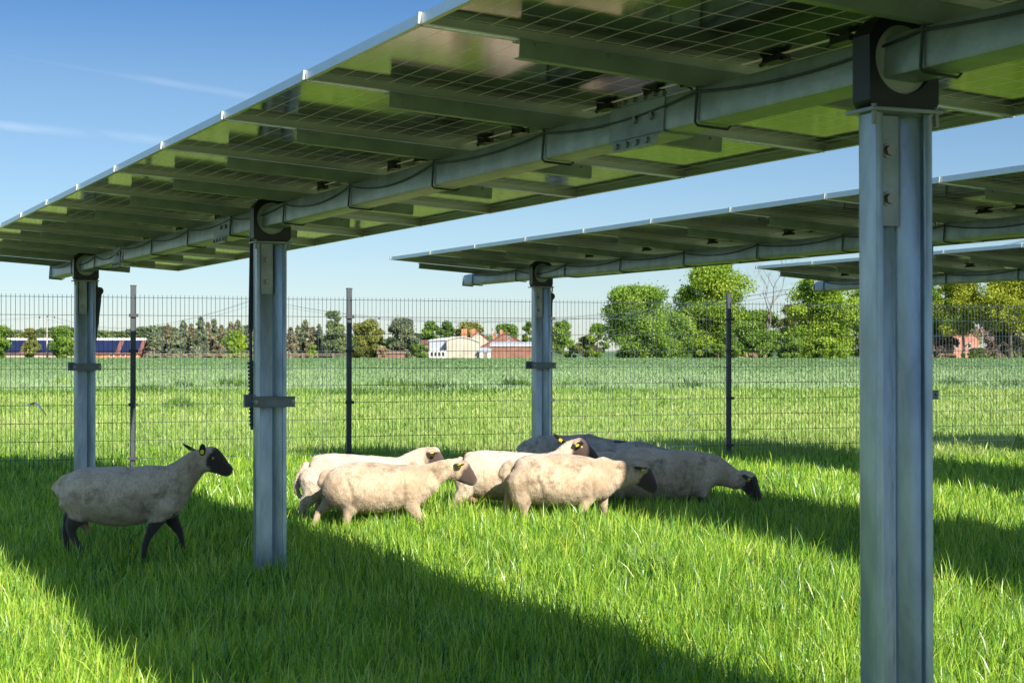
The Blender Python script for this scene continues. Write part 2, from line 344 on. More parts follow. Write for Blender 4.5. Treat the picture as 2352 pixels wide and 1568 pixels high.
def make_post(parent, y, collar, damper=0):
    p = MB(); top = HT - .155; pr = post_profile(); n = len(pr)
    vs = [(a, b, -.3) for a, b in pr] + [(a, b, top) for a, b in pr]
    fs = [(i, (i + 1) % n, n + (i + 1) % n, n + i) for i in range(n)]
    h = n // 2
    for k in range(h - 1):
        fs.append((n + k, n + k + 1, n + n - 2 - k, n + n - 1 - k))
    p.add(vs, fs); po = p.build('post', M['galvpost'], parent, True, (-.012, y + .04, 0)); bevel(po, .0035, 3); po.data.set_sharp_from_angle(angle=R(80))
    # lean of the driven post
    b = MB(); b.box(-.115, .125, -.10, .03, top + .001, top + .012)
    po2 = bevel(b.build('base_plate', M['galv'], po), .002)
    b = MB(); b.prism([(-.052, -.032), (-.052, -.026), (.018, -.026), (.018, -.012), (.022, -.012), (.022, -.032)], top - .31, top - .002)
    bo = b.build('head_bracket', M['galv'], po)
    for zz in (top - .10, top - .235):
        q = MB(); q.tube([(-.015, -.0325, zz), (-.015, -.036, zz)], .021, 12); q.tube([(-.015, -.036, zz), (-.015, -.048, zz)], .0145, 6)
        q.build('bolt', M['bolt'], po)
    for sx in (-.1, .11):
        q = MB(); q.tube([(sx, -.085, top - .035), (sx, -.085, top + .02)], .008, 6); q.build('bolt', M['bolt'], po)
    # bearing housing: square block with round head and round hole (built as arch ring)
    hz = HT; r0 = .098; W2 = .118; zb = top + .0125
    ring = []; m = MB(); K = 40
    def outer(t):
        c, s_ = math.cos(t), math.sin(t)
        if s_ >= 0: rr = .135; return (c * min(W2 / max(abs(c), 1e-6), rr) if abs(c) * rr > W2 else c * rr, s_ * rr)
        k = min(W2 / max(abs(c), 1e-6), (hz - zb) / max(abs(s_), 1e-6)); return (c * k, s_ * k)
    for yy in (-.06, .02):
        for k in range(K):
            t = 2 * math.pi * k / K; ox, oz = outer(t); m.v.append((ox, yy, hz + oz)); m.v.append((r0 * math.cos(t), yy, hz + r0 * math.sin(t)))
    for k in range(K):
        a, b_ = 2 * k, 2 * ((k + 1) % K); o = 2 * K
        m.f += [(a, b_, b_ + 1, a + 1), (a + o, a + 1 + o, b_ + 1 + o, b_ + o), (a, a + o, b_ + o, b_), (a + 1, b_ + 1, b_ + 1 + o, a + 1 + o)]
    m.build('bearing_housing', M['black'], po)
    m = MB(); m.prism([(r0 * .985 * math.cos(2 * math.pi * k / 32), hz + r0 * .985 * math.sin(2 * math.pi * k / 32)) for k in range(32)], -.045, .01, 'y')
    m.build('bearing_ring', M['ring'], po)
    if collar:
        c = MB(); zc = collar
        c.prism([(-.035, -.1005), (.035, -.1005), (.035, -.094), (-.029, -.094), (-.029, -.088), (-.035, -.088)], 0, 1) if False else None
        c.box(-.115, .145, -.0985, -.0945, zc - .032, zc + .032); c.box(-.115, .145, -.1135, -.0987, zc + .0295, zc + .0325); c.box(-.115, .145, -.1135, -.0987, zc - .0325, zc - .0295)
        c.box(-.145, .115, .006, .010, zc - .036, zc + .044); c.box(-.145, -.141, .0102, .03, zc - .036, zc + .044)
        co = c.build('clamp_collar', M['collar'], po)
        for sx in (-.103, .128):
            q = MB(); q.tube([(sx, .03, zc), (sx, -.099, zc), (sx, -.0992, zc), (sx, -.106, zc), (sx, -.1062, zc), (sx, -.118, zc)], [.006, .006, .013, .013, .006, .006], 8); q.build('bolt', M['bolt'], co)
    if damper:
        s = damper; yb = .035
        q = MB(); q.prism([(-.05, HT + .08), (.05, HT + .08), (.035 + s * .13, HT - .27), (-.035 + s * .16, HT - .27)][::1], yb, yb + .012, 'y') if s > 0 else q.prism([(-.10, HT + .04), (-.02, HT + .04), (-.085, HT - .70), (-.112, HT - .70)], yb, yb + .010, 'y')
        q.build('damper_arm', M['dark'], po)
        q = MB()
        if s > 0:
            q.tube([(.15, yb - .025, HT - .24), (.15, yb + .035, HT - .24)], .038, 16)
            q.tube([(.148, yb, HT - .25), (.135, yb, HT - .34)], .03, 12)
            q.tube([(.145, yb, HT - .32), (.085, yb, HT - .85)], .026, 12)
        else:
            pts = []
            for k in range(17 * 10):
                a = 2 * math.pi * k / 10; zz = HT - .88 - k / 170 * .40
                pts.append((-.094 + .012 * k / 170 + .018 * math.cos(a), .035 + .018 * math.sin(a), zz))
            q.tube(pts, .0075, 6)
            q.tube([(-.100, .035, HT - .68), (-.088, .035, HT - 1.3)], .010, 8)
        q.build('damper', M['dark'], po, True)
    for ch in po.children:
        if ch.name.startswith('bearing'): ch.location.x = .012 + (.010 if abs(y + 14.106) < .01 else 0)
    return po
def cable_me(span, sag, r=.0042):
    m = MB(); K = 12
    m.tube([(-.068, -span * k / K, .045 - sag * 4 * (k / K) * (1 - k / K)) for k in range(K + 1)], r, 6)
    return m.mesh('cable', M['cable'], True)
CAB = [cable_me(PM, s) for s in (.035, .05, .025, .06)]
lo = MB()
lo.tube([(.02, -.13, .006), (.0, -.10, -.02), (-.02, -.06, -.012), (-.01, -.02, -.07), (.0, .0, -.10)], .004, 5)
lo.tube([(.02, .13, .004), (.03, .08, -.03), (.01, .03, -.045), (-.005, .005, -.10)], .004, 5)
lo.box(.01, .03, -.17, -.09, -.003, .014); lo.box(-.012, .008, .05, .12, -.012, .004)
CONN = lo.mesh('connector_cable', M['cable'])
def solar_row(q, te, nmod, posts, label, joints=(), tube_over=.12, seed=0):
    rnd = random.Random(seed)
    root = empty('solar_row', QT(q, te), TH)
    tag(root, label, 'solar panel row', 'parallel rows of raised solar panels')
    # local frame: x = across row, y = towards the far end (0 at row end), z up
    L = nmod * PM
    ro = (0, TILT, 0)
    t = MB(); a = .06; c = .012
    poly = [(-a + c, -a), (a - c, -a), (a - .003, -a + .003), (a, -a + c), (a, a - c), (a - .003, a - .003), (a - c, a), (-a + c, a), (-a + .003, a - .003), (-a, a - c), (-a, -a + c), (-a + .003, -a + .003)]
    t.prism(poly, -L, tube_over, 'y')
    tb = t.build('torque_tube', M['galv'], root, True, (0, 0, HT), ro)
    cp = MB(); cp.box(-.068, .068, tube_over + .001, tube_over + .007, -.07, .07); cp.build('end_plate', M['galv'], tb)
    for j in joints:
        y0 = -j * PM
        s = MB(); s.box(-.0665, -.0605, y0 - .2, y0 + .2, -.06, .06); s.box(-.06, .06, y0 - .2, y0 + .2, -.0665, -.0605)
        s.build('splice_sleeve', M['galv'], tb)
        s = MB(); s.box(-.085, -.0675, y0 - .17, y0 + .13, -.104, -.07); s.box(-.06, -.045, y0 - .17, y0 + .13, .064, .085)
        b_ = s.build('splice_bracket', M['galv'], tb)
        for k in range(4):
            yy = y0 - .13 + k * .075
            s = MB(); s.tube([(-.085, yy, -.087), (-.094, yy, -.087)], .011, 6); s.build('bolt', M['bolt'], b_)
            s = MB(); s.tube([(-.06, yy, .077), (-.075, yy, .077)], .009, 6); s.build('bolt', M['bolt'], b_)
        for yy in (y0 + .0, y0 - .12):
            s = MB(); s.tube([(-.0665, yy, .0), (-.078, yy, .0)], .014, 8); s.build('bolt', M['bolt'], b_)
    def pt(x, y, z): return Vector((x * CT + z * ST, y, HT - x * ST + z * CT))
    for i in range(nmod):
        yc = -(i + .5) * PM
        p = link('solar_panel', panel_me['frame'], root, pt(AO, yc, ZO), (rnd.uniform(-.0012, .0012), TILT + rnd.uniform(-.001, .001), 0))
        link('glass', panel_me['glass'], p)
        for yy in (-.38, 0, .38): link('junction_box', panel_me['jb'], p, (0, yy, 0))
        if i % 1 == 0: link('connector_cable', CONN, p, (-.03 + rnd.uniform(-.02, .02), -.38 + rnd.uniform(-.03, .03), -.002), (0, 0, rnd.uniform(-.3, .3)))
    for i in range(nmod + 1):
        y = -i * PM
        link('purlin', panel_me['purlin'], root, pt(0, y, .0905), ro)
        link('u_bolt', panel_me['ub'], root, pt(0, y - .005, 0), (0, TILT, rnd.uniform(-.02, .02)))
        link('mid_clamp', panel_me['clamp'], root, pt(AO, y, ZO), ro)
        if i < nmod: link('cable', CAB[rnd.randrange(4)], root, pt(0, y, 0), ro)
    for k, tp in enumerate(posts):
        po_ = make_post(root, tp[0] - te, tp[1], tp[2])
        if abs(q - 2.952) < .01 and k == 0: po_.location.x -= .008; po_.rotation_euler.y = R(-.12)
    return root
PS = 6.253; TA = 3.888
TE1 = 17.994
r1 = solar_row(2.952, TE1, 20, [(TA, 0, 0), (TA + PS, 1.14, -1), (TA + 2 * PS, 1.30, 1), (TA - PS, 0, 0)], 'nearest row of solar panels overhead, running from the upper right to the left edge', joints=(2.9, 5.8 + .0, 10.65), seed=1)
r2 = solar_row(7.593, 17.77, 15, [(17.77 - 1.71, 1.30, 1), (17.77 - 1.71 - PS, 1.14, 0), (17.77 - 1.71 - 2 * PS, 0, 0)], 'second row of solar panels, ending in mid air right of centre', joints=(6.6,), tube_over=.28, seed=2)
r3 = solar_row(12.385, 17.80, 12, [(17.80 - 1.71, 1.2, 0), (17.80 - 1.71 - PS, 1.2, 0)], 'third and farthest visible row of solar panels, just above the fence and trees at right', joints=(), tube_over=.2, seed=3)
r4 = solar_row(17.1, 17.6, 9, [(17.6 - 1.71, 1.2, 0), (17.6 - 1.71 - PS, 1.2, 0)], 'fourth row of solar panels, beyond the right edge, known by its shadow', joints=(), seed=4)

# ------------------------------------------------------------------ fence
def fence():
    root = empty('wire_fence', (0, 0, 0)); tag(root, 'tall anthracite double wire mesh fence with slim posts behind the sheep', 'fence')
    ks = [(-190, 212.5), (305, 204.7), (801, 195.6), (1262, 187), (1673, 179.9), (2122, 172.6), (2540, 165.5), (2960, 159)]
    pos = [Vector(((u - CX) / k, F / k, 0)) for u, k in ks]
    for i, p in enumerate(pos):
        d = (pos[min(i + 1, len(pos) - 1)] - pos[max(i - 1, 0)]).normalized(); rz = math.atan2(d.y, d.x)
        b = MB(); b.box(-.03, .03, -.02, .02, -.3, 2.17)
        po = bevel(b.build('fence_post', M['fencepost'], root, False, p, (0, R(.15), rz)), .003)
        c = MB(); c.box(-.033, .033, -.023, .023, 2.171, 2.19); c.build('post_cap', M['clip'], po)
        for zz in (.25, .85, 1.45, 1.85):
            c = MB(); c.box(-.052, .052, -.047, -.0355, zz - .018, zz + .018); c.box(-.032, .032, -.0353, -.021, zz - .015, zz + .015)
            c.tube([(-.04, -.047, zz), (-.04, -.052, zz)], .007, 6); c.tube([(.04, -.047, zz), (.04, -.052, zz)], .007, 6)
            c.build('fence_clip', M['clip'], po)
    for i in range(len(pos) - 1):
        a, b = pos[i], pos[i + 1]; d = (b - a); L = d.length; d.normalize(); off = Vector((d.y, -d.x, 0)) * .030
        m = MB(); n = round(L / .05)
        for k in range(n):
            p = a + d * ((k + .5) * L / n) + off
            m.tube([p + Vector((0, 0, .02)), p + Vector((0, 0, 2.08))], .0034, 4)
        for k in range(11):
            z = 2.05 - .2 * k
            for s in (-1, 1):
                oo = off + Vector((d.y, -d.x, 0)) * (.0052 * s)
                m.tube([a + d * .012 + oo + Vector((0, 0, z)), b - d * .012 + oo + Vector((0, 0, z))], .0040, 4)
        m.build('mesh_panel', M['fencewire'], root)
fence()
M['tape_red'] = mat('red_tape', (.55, .03, .02), .4); M['tape_white'] = mat('white_tape', (.75, .76, .78), .4)
def tape():
    y = 18.62
    pts = [(63, 930), (70, 928), (80, 925), (88, 930), (96, 940), (106, 953)]
    P = [W(u, v, y) for u, v in pts]; root = empty('barrier_tape', P[0]); tag(root, 'scrap of red and white barrier tape fluttering on the fence', 'tape')
    for i, (m, nm) in enumerate(((M['tape_white'], 'white_strip'), (M['tape_red'], 'red_strip'), (M['tape_white'], 'white_strip'), (M['tape_white'], 'white_strip'), (M['tape_red'], 'red_strip'))):
        a, b = P[i] - P[0], P[i + 1] - P[0]; w = .022 if i != 4 else .009
        up = Vector((0, .02, w)); t = MB()
        o = Vector((0, .006, 0))
        t.add([a - up * .5, b - up * .5, b + up * .5, a + up * .5, a - up * .5 + o, b - up * .5 + o, b + up * .5 + o, a + up * .5 + o], [(0, 1, 2, 3), (7, 6, 5, 4), (0, 4, 5, 1), (3, 2, 6, 7), (0, 3, 7, 4), (1, 5, 6, 2)])
        t.build(nm, m, root)
tape()

# ------------------------------------------------------------------ sheep
def fleece_mat(name, c1, c2, stain, seedv, face):
    m = bpy.data.materials.new(name); m.use_nodes = True; n = m.node_tree.nodes; l = m.node_tree.links; b = n['Principled BSDF']
    b.inputs['Roughness'].default_value = .95; b.inputs['Specular IOR Level'].default_value = .15
    try: b.inputs['Sheen Weight'].default_value = .25; b.inputs['Sheen Roughness'].default_value = .6
    except Exception: pass
    t = n.new('ShaderNodeTexCoord'); mp = n.new('ShaderNodeMapping'); mp.inputs['Location'].default_value = (seedv, seedv * 1.7, 0); l.new(t.outputs['Object'], mp.inputs[0])
    def noise(sc, det=5, st=None, rgh=.55):
        k = n.new('ShaderNodeTexNoise'); k.inputs['Scale'].default_value = sc; k.inputs['Detail'].default_value = det; k.inputs['Roughness'].default_value = rgh
        if st:
            q = n.new('ShaderNodeMapping'); q.inputs['Scale'].default_value = st; l.new(mp.outputs[0], q.inputs[0]); l.new(q.outputs[0], k.inputs['Vector'])
        else: l.new(mp.outputs[0], k.inputs['Vector'])
        return k.outputs[0]
    def rng_(x, a, c):
        k = n.new('ShaderNodeMapRange'); l.new(x, k.inputs[0]); k.inputs[1].default_value = a; k.inputs[2].default_value = c; return k.outputs[0]
    def mixc(f, a, c):
        k = n.new('ShaderNodeMix'); k.data_type = 'RGBA'; l.new(f, k.inputs['Factor'])
        for nm, x in (('A', a), ('B', c)):
            if isinstance(x, tuple): k.inputs[nm].default_value = (*x, 1)
            else: l.new(x, k.inputs[nm])
        return k.outputs['Result']
    c = mixc(rng_(noise(4.2, 7, None, .62), .38, .62), c1, c2)
    c = mixc(rng_(noise(7.5, 8, None, .72), .50, .68), c, stain)
    c = mixc(rng_(noise(70, 4, (1, 1, .4), .7), .48, .80), c, tuple(x * .42 for x in c1))
    at = n.new('ShaderNodeAttribute'); at.attribute_name = 'dark'
    ad = n.new('ShaderNodeMath'); ad.operation = 'ADD'; l.new(at.outputs['Fac'], ad.inputs[0])
    ns = n.new('ShaderNodeMath'); ns.operation = 'MULTIPLY_ADD'; l.new(noise(22, 5), ns.inputs[0]); ns.inputs[1].default_value = 1.1; ns.inputs[2].default_value = -.55; l.new(ns.outputs[0], ad.inputs[1])
    c = mixc(rng_(ad.outputs[0], .30, .75), c, face)
    l.new(c, b.inputs['Base Color'])
    h1 = noise(120, 3); h2 = noise(26, 4, (1, 1, .3))
    am = n.new('ShaderNodeMath'); am.operation = 'MULTIPLY_ADD'; l.new(h2, am.inputs[0]); am.inputs[1].default_value = 2.2; l.new(h1, am.inputs[2])
    bp = n.new('ShaderNodeBump'); bp.inputs['Strength'].default_value = .8; bp.inputs['Distance'].default_value = .006
    l.new(am.outputs[0], bp.inputs['Height']); l.new(bp.outputs[0], b.inputs['Normal'])
    return m
M['face'] = mat('sheep_ear_skin', (.022, .016, .014), .7, var=.4, vscale=30, bump=.4, bscale=150)
M['earbrown'] = mat('sheep_brown_ear', (.13, .075, .055), .7, var=.4, vscale=25, bump=.4, bscale=150)
M['tag'] = mat('yellow_ear_tag', (.75, .60, .01), .4)
M['eye'] = mat('sheep_eye', (.50, .38, .18), .15); M['pupil'] = mat('sheep_pupil', (.005, .005, .005), .1)
M['hoof'] = mat('hoof', (.03, .025, .02), .5)
M['udder'] = mat('udder_skin', (.50, .28, .22), .6, var=.3, vscale=20, bump=.3, bscale=80)
def ell_ring(c, d, side, rz, ry, n=20, flat=0):
    up = side.cross(d).normalized()
    return [c + side * (ry * math.cos(2 * math.pi * k / n)) + up * (rz * math.sin(2 * math.pi * k / n)) for k in range(n)]
def loft(mb, pts, n=20):
    """pts: (x,y,z,r_vertical,r_side)"""
    C = [Vector(p[:3]) for p in pts]; vs = []; m = len(C)
    dirs = [(C[min(i + 1, m - 1)] - C[max(i - 1, 0)]).normalized() for i in range(m)]
    def side_of(d):
        s = Vector((0, 1, 0)) - d * d.y
        return s.normalized() if s.length > .1 else Vector((1, 0, 0))
    rings = []
    # rounded start
    def addr(c, d, rz, ry): rings.append(ell_ring(c, d, side_of(d), rz, ry, n))
    r0 = min(pts[0][3], pts[0][4]); r1 = min(pts[-1][3], pts[-1][4])
    for f in (.98, .8, .5): addr(C[0] - dirs[0] * r0 * f, dirs[0], pts[0][3] * math.sqrt(1 - f * f), pts[0][4] * math.sqrt(1 - f * f))
    for i in range(m): addr(C[i], dirs[i], pts[i][3], pts[i][4])
    for f in (.5, .8, .98): addr(C[-1] + dirs[-1] * r1 * f, dirs[-1], pts[-1][3] * math.sqrt(1 - f * f), pts[-1][4] * math.sqrt(1 - f * f))
    for r in rings: vs += r
    fs = []
    for i in range(len(rings) - 1):
        for k in range(n): fs.append((i * n + k, i * n + (k + 1) % n, (i + 1) * n + (k + 1) % n, (i + 1) * n + k))
    fs.append(tuple(range(n - 1, -1, -1))); fs.append(tuple((len(rings) - 1) * n + k for k in range(n)))
    mb.add(vs, fs)
def spl(pts, k=4):
    """catmull-rom through tuples"""
    P = [np.array(p, float) for p in pts]; out = []
    P = [P[0]] + P + [P[-1]]
    for i in range(1, len(P) - 2):
        for j in range(k):
            t = j / k; a, b, c, d = P[i - 1], P[i], P[i + 1], P[i + 2]
            out.append(tuple(.5 * ((2 * b) + (-a + c) * t + (2 * a - 5 * b + 4 * c - d) * t * t + (-a + 3 * b - 3 * c + d) * t ** 3)))
    out.append(tuple(P[-2])); return out
def ear(parent, p, tip, wid, m, tagpos=None, facing=-1, roll=0):
    wid *= 1.12; tip = Vector(p) + (Vector(tip) - Vector(p)) * 1.15
    p = Vector(p); tip = Vector(tip); d = (tip - p); L = d.length; d.normalize()
    s = Vector((0, 0, 1)).cross(d) if abs(d.z) < .8 else Vector((1, 0, 0)); s = (s - d * s.dot(d)).normalized()
    s = Matrix.Rotation(roll, 3, d) @ s; nrm = d.cross(s).normalized()
    e = MB(); K = 10; rings = []; n = 10
    for i in range(K + 1):
        t = i / K; w = wid * (.55 + .9 * t) * (1 - t ** 2.6) ** .8 + .002; th = .009 * (1 - t * .7)
        c = p + d * (L * t) + nrm * (-.018 * math.sin(t * 2.4) * 1)
        for k in range(n):
            a = 2 * math.pi * k / n; e.v.append(tuple(c + s * (w * math.cos(a)) + nrm * (th * math.sin(a) + .35 * w * math.cos(a) ** 2)))
    for i in range(K):
        for k in range(n): e.f.append((i * n + k, i * n + (k + 1) % n, (i + 1) * n + (k + 1) % n, (i + 1) * n + k))
    e.f.append(tuple(range(n - 1, -1, -1))); e.f.append(tuple(K * n + k for k in range(n)))
    o = e.build('ear', m, parent, True)
    if tagpos is not None:
        c = p + d * (L * tagpos); c = c + nrm * (-.018 * math.sin(tagpos * 2.4)); 
        for sg in (1, -1):
            pass
        w = .014; t_ = MB()
        y = Vector((0, -1, 0)); 
        cc = c + y * .016
        e1 = (d - y * d.dot(y)).normalized() if (d - y * d.dot(y)).length > .2 else Vector((1, 0, 0)); e2 = y.cross(e1)
        poly = [(-.012, -.010), (.008, -.012), (.016, -.005), (.016, .005), (.008, .012), (-.012, .010)]
        n_ = len(poly); vs = [cc + e1 * a + e2 * b + y * h for h in (0, .003) for a, b in poly]
        t_.add(vs, [(i, (i + 1) % n_, n_ + (i + 1) % n_, n_ + i) for i in range(n_)] + [tuple(range(n_ - 1, -1, -1)), tuple(range(n_, 2 * n_))])
        t_.tube([cc + y * .003, cc + y * .007], .004, 6)
        t_.tube([cc, c], .003, 6)
        t_.build('ear_tag', M['tag'], o)
    return o
def sheep(spec):
    mb = MB()
    tor = [(x, 0, (zt + zb) / 2, (zt - zb) / 2, w) for x, zt, zb, w in spec['torso']]
    loft(mb, spl(tor, 3), 28)
    loft(mb, spl([(x, y, z, r, r * .72) for x, y, z, r in spec['neck']], 4), 20)
    hg = [1.04, 1.10, 1.18, 1.26, 1.42]
    loft(mb, spl([(x, y, z, r * g_, r * wf * g_) for (x, y, z, r, wf), g_ in zip(spec['head'], hg)], 4), 18)
    hd = [Vector(h[:3]) for h in spec['head']]
    for lg in spec['legs']:
        gr = [1.12, 1.18, 1.12, 1.05, 1.08, 1.08, 1.08]
        loft(mb, spl([(x, y, z, r * gr[min(i_, 6)], r * f * gr[min(i_, 6)]) for i_, (x, y, z, r, f) in enumerate(lg)], 3), 12)
    loft(mb, spl([(x, y, z, r, r) for x, y, z, r in spec['tail']], 3), 10)
    # brow ridges and cheeks
    me = mb.mesh('fleece', None); tmp = bpy.data.objects.new('tmp', me); col.objects.link(tmp)
    rm = tmp.modifiers.new('r', 'REMESH'); rm.mode = 'VOXEL'; rm.voxel_size = .0085
    sm = tmp.modifiers.new('s', 'SMOOTH'); sm.iterations = 7; sm.factor = .5
    dg = bpy.context.evaluated_depsgraph_get(); dg.update()
    em = bpy.data.meshes.new_from_object(tmp.evaluated_get(dg)); em.name = 'body'
    bpy.data.objects.remove(tmp)
    nv = len(em.vertices); co = np.empty(nv * 3); em.vertices.foreach_get('co', co); co = co.reshape(-1, 3)
    no = np.empty(nv * 3); em.vertices.foreach_get('normal', no); no = no.reshape(-1, 3)
    # light wool lumps and skin folds at the neck
    x, y, z = co.T; dsp = .0009 * np.sin(x * 41 + 3 * np.sin(z * 17)) * np.sin(z * 37 + y * 29) + .0006 * np.sin(x * 90 + z * 60)
    nx_ = spec['neck'][1][0]; dsp += .0013 * np.exp(-((x - nx_) / .06) ** 2) * np.sin((x + .35 * z) * 260)
    dsp += -.012 * np.exp(-(((x - spec.get('sh', .24)) / .02) ** 2)) * np.exp(-((z - .40) / .08) ** 2)
    dsp += -.010 * np.exp(-(((x + .16 + .3 * (z - .4)) / .022) ** 2)) * np.exp(-((z - .42) / .09) ** 2)
    co = co + no * dsp[:, None]; em.vertices.foreach_set('co', co.astype(np.float32).ravel())
    # dark colouring: face and legs
    dk = np.zeros(nv)
    h0 = hd[0]; h1 = hd[-1]; ax = np.array((h1 - h0).normalized()); s = (co - np.array(h0)) @ ax; Lh = (h1 - h0).length
    perp = np.linalg.norm((co - np.array(h0)) - s[:, None] * ax, axis=1)
    fz = np.clip((s - spec.get('f0', .01)) / .05, 0, 1) * (perp < .13); 
    # cheek stays paler
    vert = (co - np.array(h0))[:, 2] - s * ax[2]
    ck = np.clip((-vert - .008) / .03, 0, 1) * np.clip((Lh * .62 - s) / .04, 0, 1) * spec.get('cheek', .6)
    dk = np.maximum(dk, fz * (1 - ck))
    legz = spec.get('legz', .27); lx = np.clip((legz - z) / .07, 0, 1) * (np.abs(y) > .02)
    bel = np.clip((x > -.24) & (x < .30), 0, 1) * np.clip((z - .16) / .05, 0, 1)
    tors_bottom = np.interp(x, [t[0] for t in spec['torso']], [t[2] for t in spec['torso']])
    below = np.clip((tors_bottom + .012 - z) / .03, 0, 1) * spec.get('legdark', 1)
    dk = np.maximum(dk, below * (lx * .6 + .4 * (z < legz)))
    dk = np.clip(dk, 0, 1)
    a = em.attributes.new('dark', 'FLOAT', 'POINT'); a.data.foreach_set('value', dk.astype(np.float32))
    for p in em.polygons: p.use_smooth = True
    em.materials.clear(); em.materials.append(spec['mat'])
    root = link('sheep', em); sc = spec.get('scale', 1)
    wr = np.random.default_rng(int(abs(spec['loc'][0]) * 1000) + 3)
    idx = wr.choice(nv, min(nv, 16000), replace=False); idx = idx[dk[idx] < .35]; p_ = co[idx]; n_ = no[idx]
    tg = np.cross(n_, wr.normal(0, 1, n_.shape)); tg /= np.linalg.norm(tg, axis=1)[:, None] + 1e-9
    ln_ = wr.uniform(.0025, .0065, len(idx))[:, None]; tip = p_ + n_ * ln_ + np.cross(n_, tg) * ln_ * .5 + np.array([-.2, 0, -.5]) * ln_
    base_ = p_ - n_ * .001; V = np.stack([base_ - tg * .0016, base_ + tg * .0016, tip], 1).reshape(-1, 3); tri = (np.arange(len(idx)) * 3)[:, None] + np.array([[0, 1, 2]])
    wm = npmesh('wool', V, np.zeros((0, 4), int), tri, np.zeros(len(V)), spec['mat'])
    ad = wm.attributes.new('dark', 'FLOAT', 'POINT'); ad.data.foreach_set('value', np.repeat(dk[idx], 3).astype(np.float32))
    link('wool', wm, root)
    root.location = spec['loc']; root.rotation_euler = (0, 0, spec.get('yaw', 0)); root.scale = (sc * spec.get('sx', 1), sc, sc)
    tag(root, spec['label'], 'sheep', 'freshly shorn sheep of the flock')
    for (p, tip, w, tg, rl) in spec['ears']: ear(root, p, tip, w, spec.get('earmat', M['face']), tg, roll=rl)
    i = 1; hp = spec['head'][1]; hq = spec['head'][2]
    for sy in (-1, 1):
        ex = hp[0] * .45 + hq[0] * .55; ez = (hp[2] * .45 + hq[2] * .55) + .026; rr = (hp[3] * hp[4] * .5 + hq[3] * hq[4] * .5)
        ey = (hp[1] * .45 + hq[1] * .55) + sy * (rr * .955)
        e = MB(); c = Vector((ex, ey, ez)); n = 10; vs = []; fs = []
        e.tube([c + Vector((0, sy * (.013 * math.sin(a)), 0)) for a in (0, .5, 1.0, 1.4)], [.011 * math.cos(a) for a in (0, .5, 1.0, 1.4)], 12)
        eo = e.build('eye', M['eye'], root, True)
        q = MB(); q.box(c.x - .006, c.x + .006, min(c.y + sy * .0085, c.y + sy * .0125), max(c.y + sy * .0085, c.y + sy * .0125), c.z - .0022, c.z + .0022); q.build('pupil', M['pupil'], eo)
    for lg in spec['legs']:
        x_, y_, z_, r_, f_ = lg[-1]
        h = MB(); h.tube([(x_ + .012, y_, .0), (x_ + .006, y_, .02), (x_, y_, .05)], [.028, .025, .018], 10); h.build('hoof', M['hoof'], root)
    if spec.get('udder'):
        ux, uz, ur = spec['udder']; u_ = MB(); loft(u_, [(ux, 0, uz + ur * .5, ur * .7, ur * .8), (ux, 0, uz, ur, ur), (ux + .01, 0, uz - ur * .5, ur * .7, ur * .8)], 16)
        for sy in (-1, 1): u_.tube([(ux + .02, sy * ur * .5, uz - ur * .8), (ux + .03, sy * ur * .6, uz - ur * 1.25)], [.012, .007], 8)
        u_.build('udder', M['udder'], root, True)
    return root
fl_pale = fleece_mat('fleece_pale', (.62, .51, .385), (.47, .355, .24), (.28, .145, .08), 1.3, (.06, .038, .028))
fl_tan = fleece_mat('fleece_tan', (.54, .41, .285), (.37, .26, .165), (.14, .095, .05), 4.1, (.055, .034, .025))
fl_dirty = fleece_mat('fleece_dirty', (.60, .465, .33), (.43, .315, .205), (.19, .125, .07), 7.7, (.038, .026, .020))
fl_grey = fleece_mat('fleece_grey', (.56, .48, .39), (.42, .35, .27), (.14, .105, .07), 11.2, (.032, .023, .018))
def TT(l, sx=700, gy=1395, k=1421.0): return [((a - sx) / k, (gy - t) / k, (gy - b) / k, w) for a, t, b, w in l]
def PP(l, y, sx, gy, k): return [((a - sx) / k, y, (gy - b) / k, r) for a, b, r in l]
def LL(l, y, sx, gy, k, f=.85): return [((a - sx) / k, y + (dy if False else 0), (gy - b) / k, r, f) for a, b, r in l]
def place(u, k): return Vector(((u - CX) / k, F / k, 0))
# --- sheep 1: alert, walking, in the shade of the near row
K1 = (700, 1395, 1421.0)
torso1 = [(238, 580, 720, .05), (275, 512, 800, .10), (330, 458, 860, .145), (450, 424, 915, .18), (600, 420, 958, .205), (750, 416, 980, .21), (900, 424, 965, .20), (1050, 406, 930, .175), (1180, 408, 920, .15), (1270, 425, 880, .11), (1325, 480, 790, .07)]
legs1 = [LL([(330, 700, .10), (300, 810, .062), (262, 930, .034), (238, 1040, .027), (243, 1160, .019), (252, 1290, .017), (262, 1368, .018)], .085, *K1),
         LL([(400, 740, .105), (415, 860, .065), (350, 975, .036), (375, 1075, .024), (440, 1175, .019), (462, 1290, .017), (478, 1368, .018)], -.085, *K1),
         LL([(1190, 780, .09), (1150, 900, .052), (1095, 1010, .032), (1050, 1110, .022), (1025, 1240, .018), (1018, 1368, .018)], -.075, *K1),
         LL([(1180, 800, .085), (1245, 920, .045), (1300, 1010, .030), (1332, 1090, .021), (1350, 1230, .018), (1368, 1368, .018)], .07, *K1)]
kk = 347
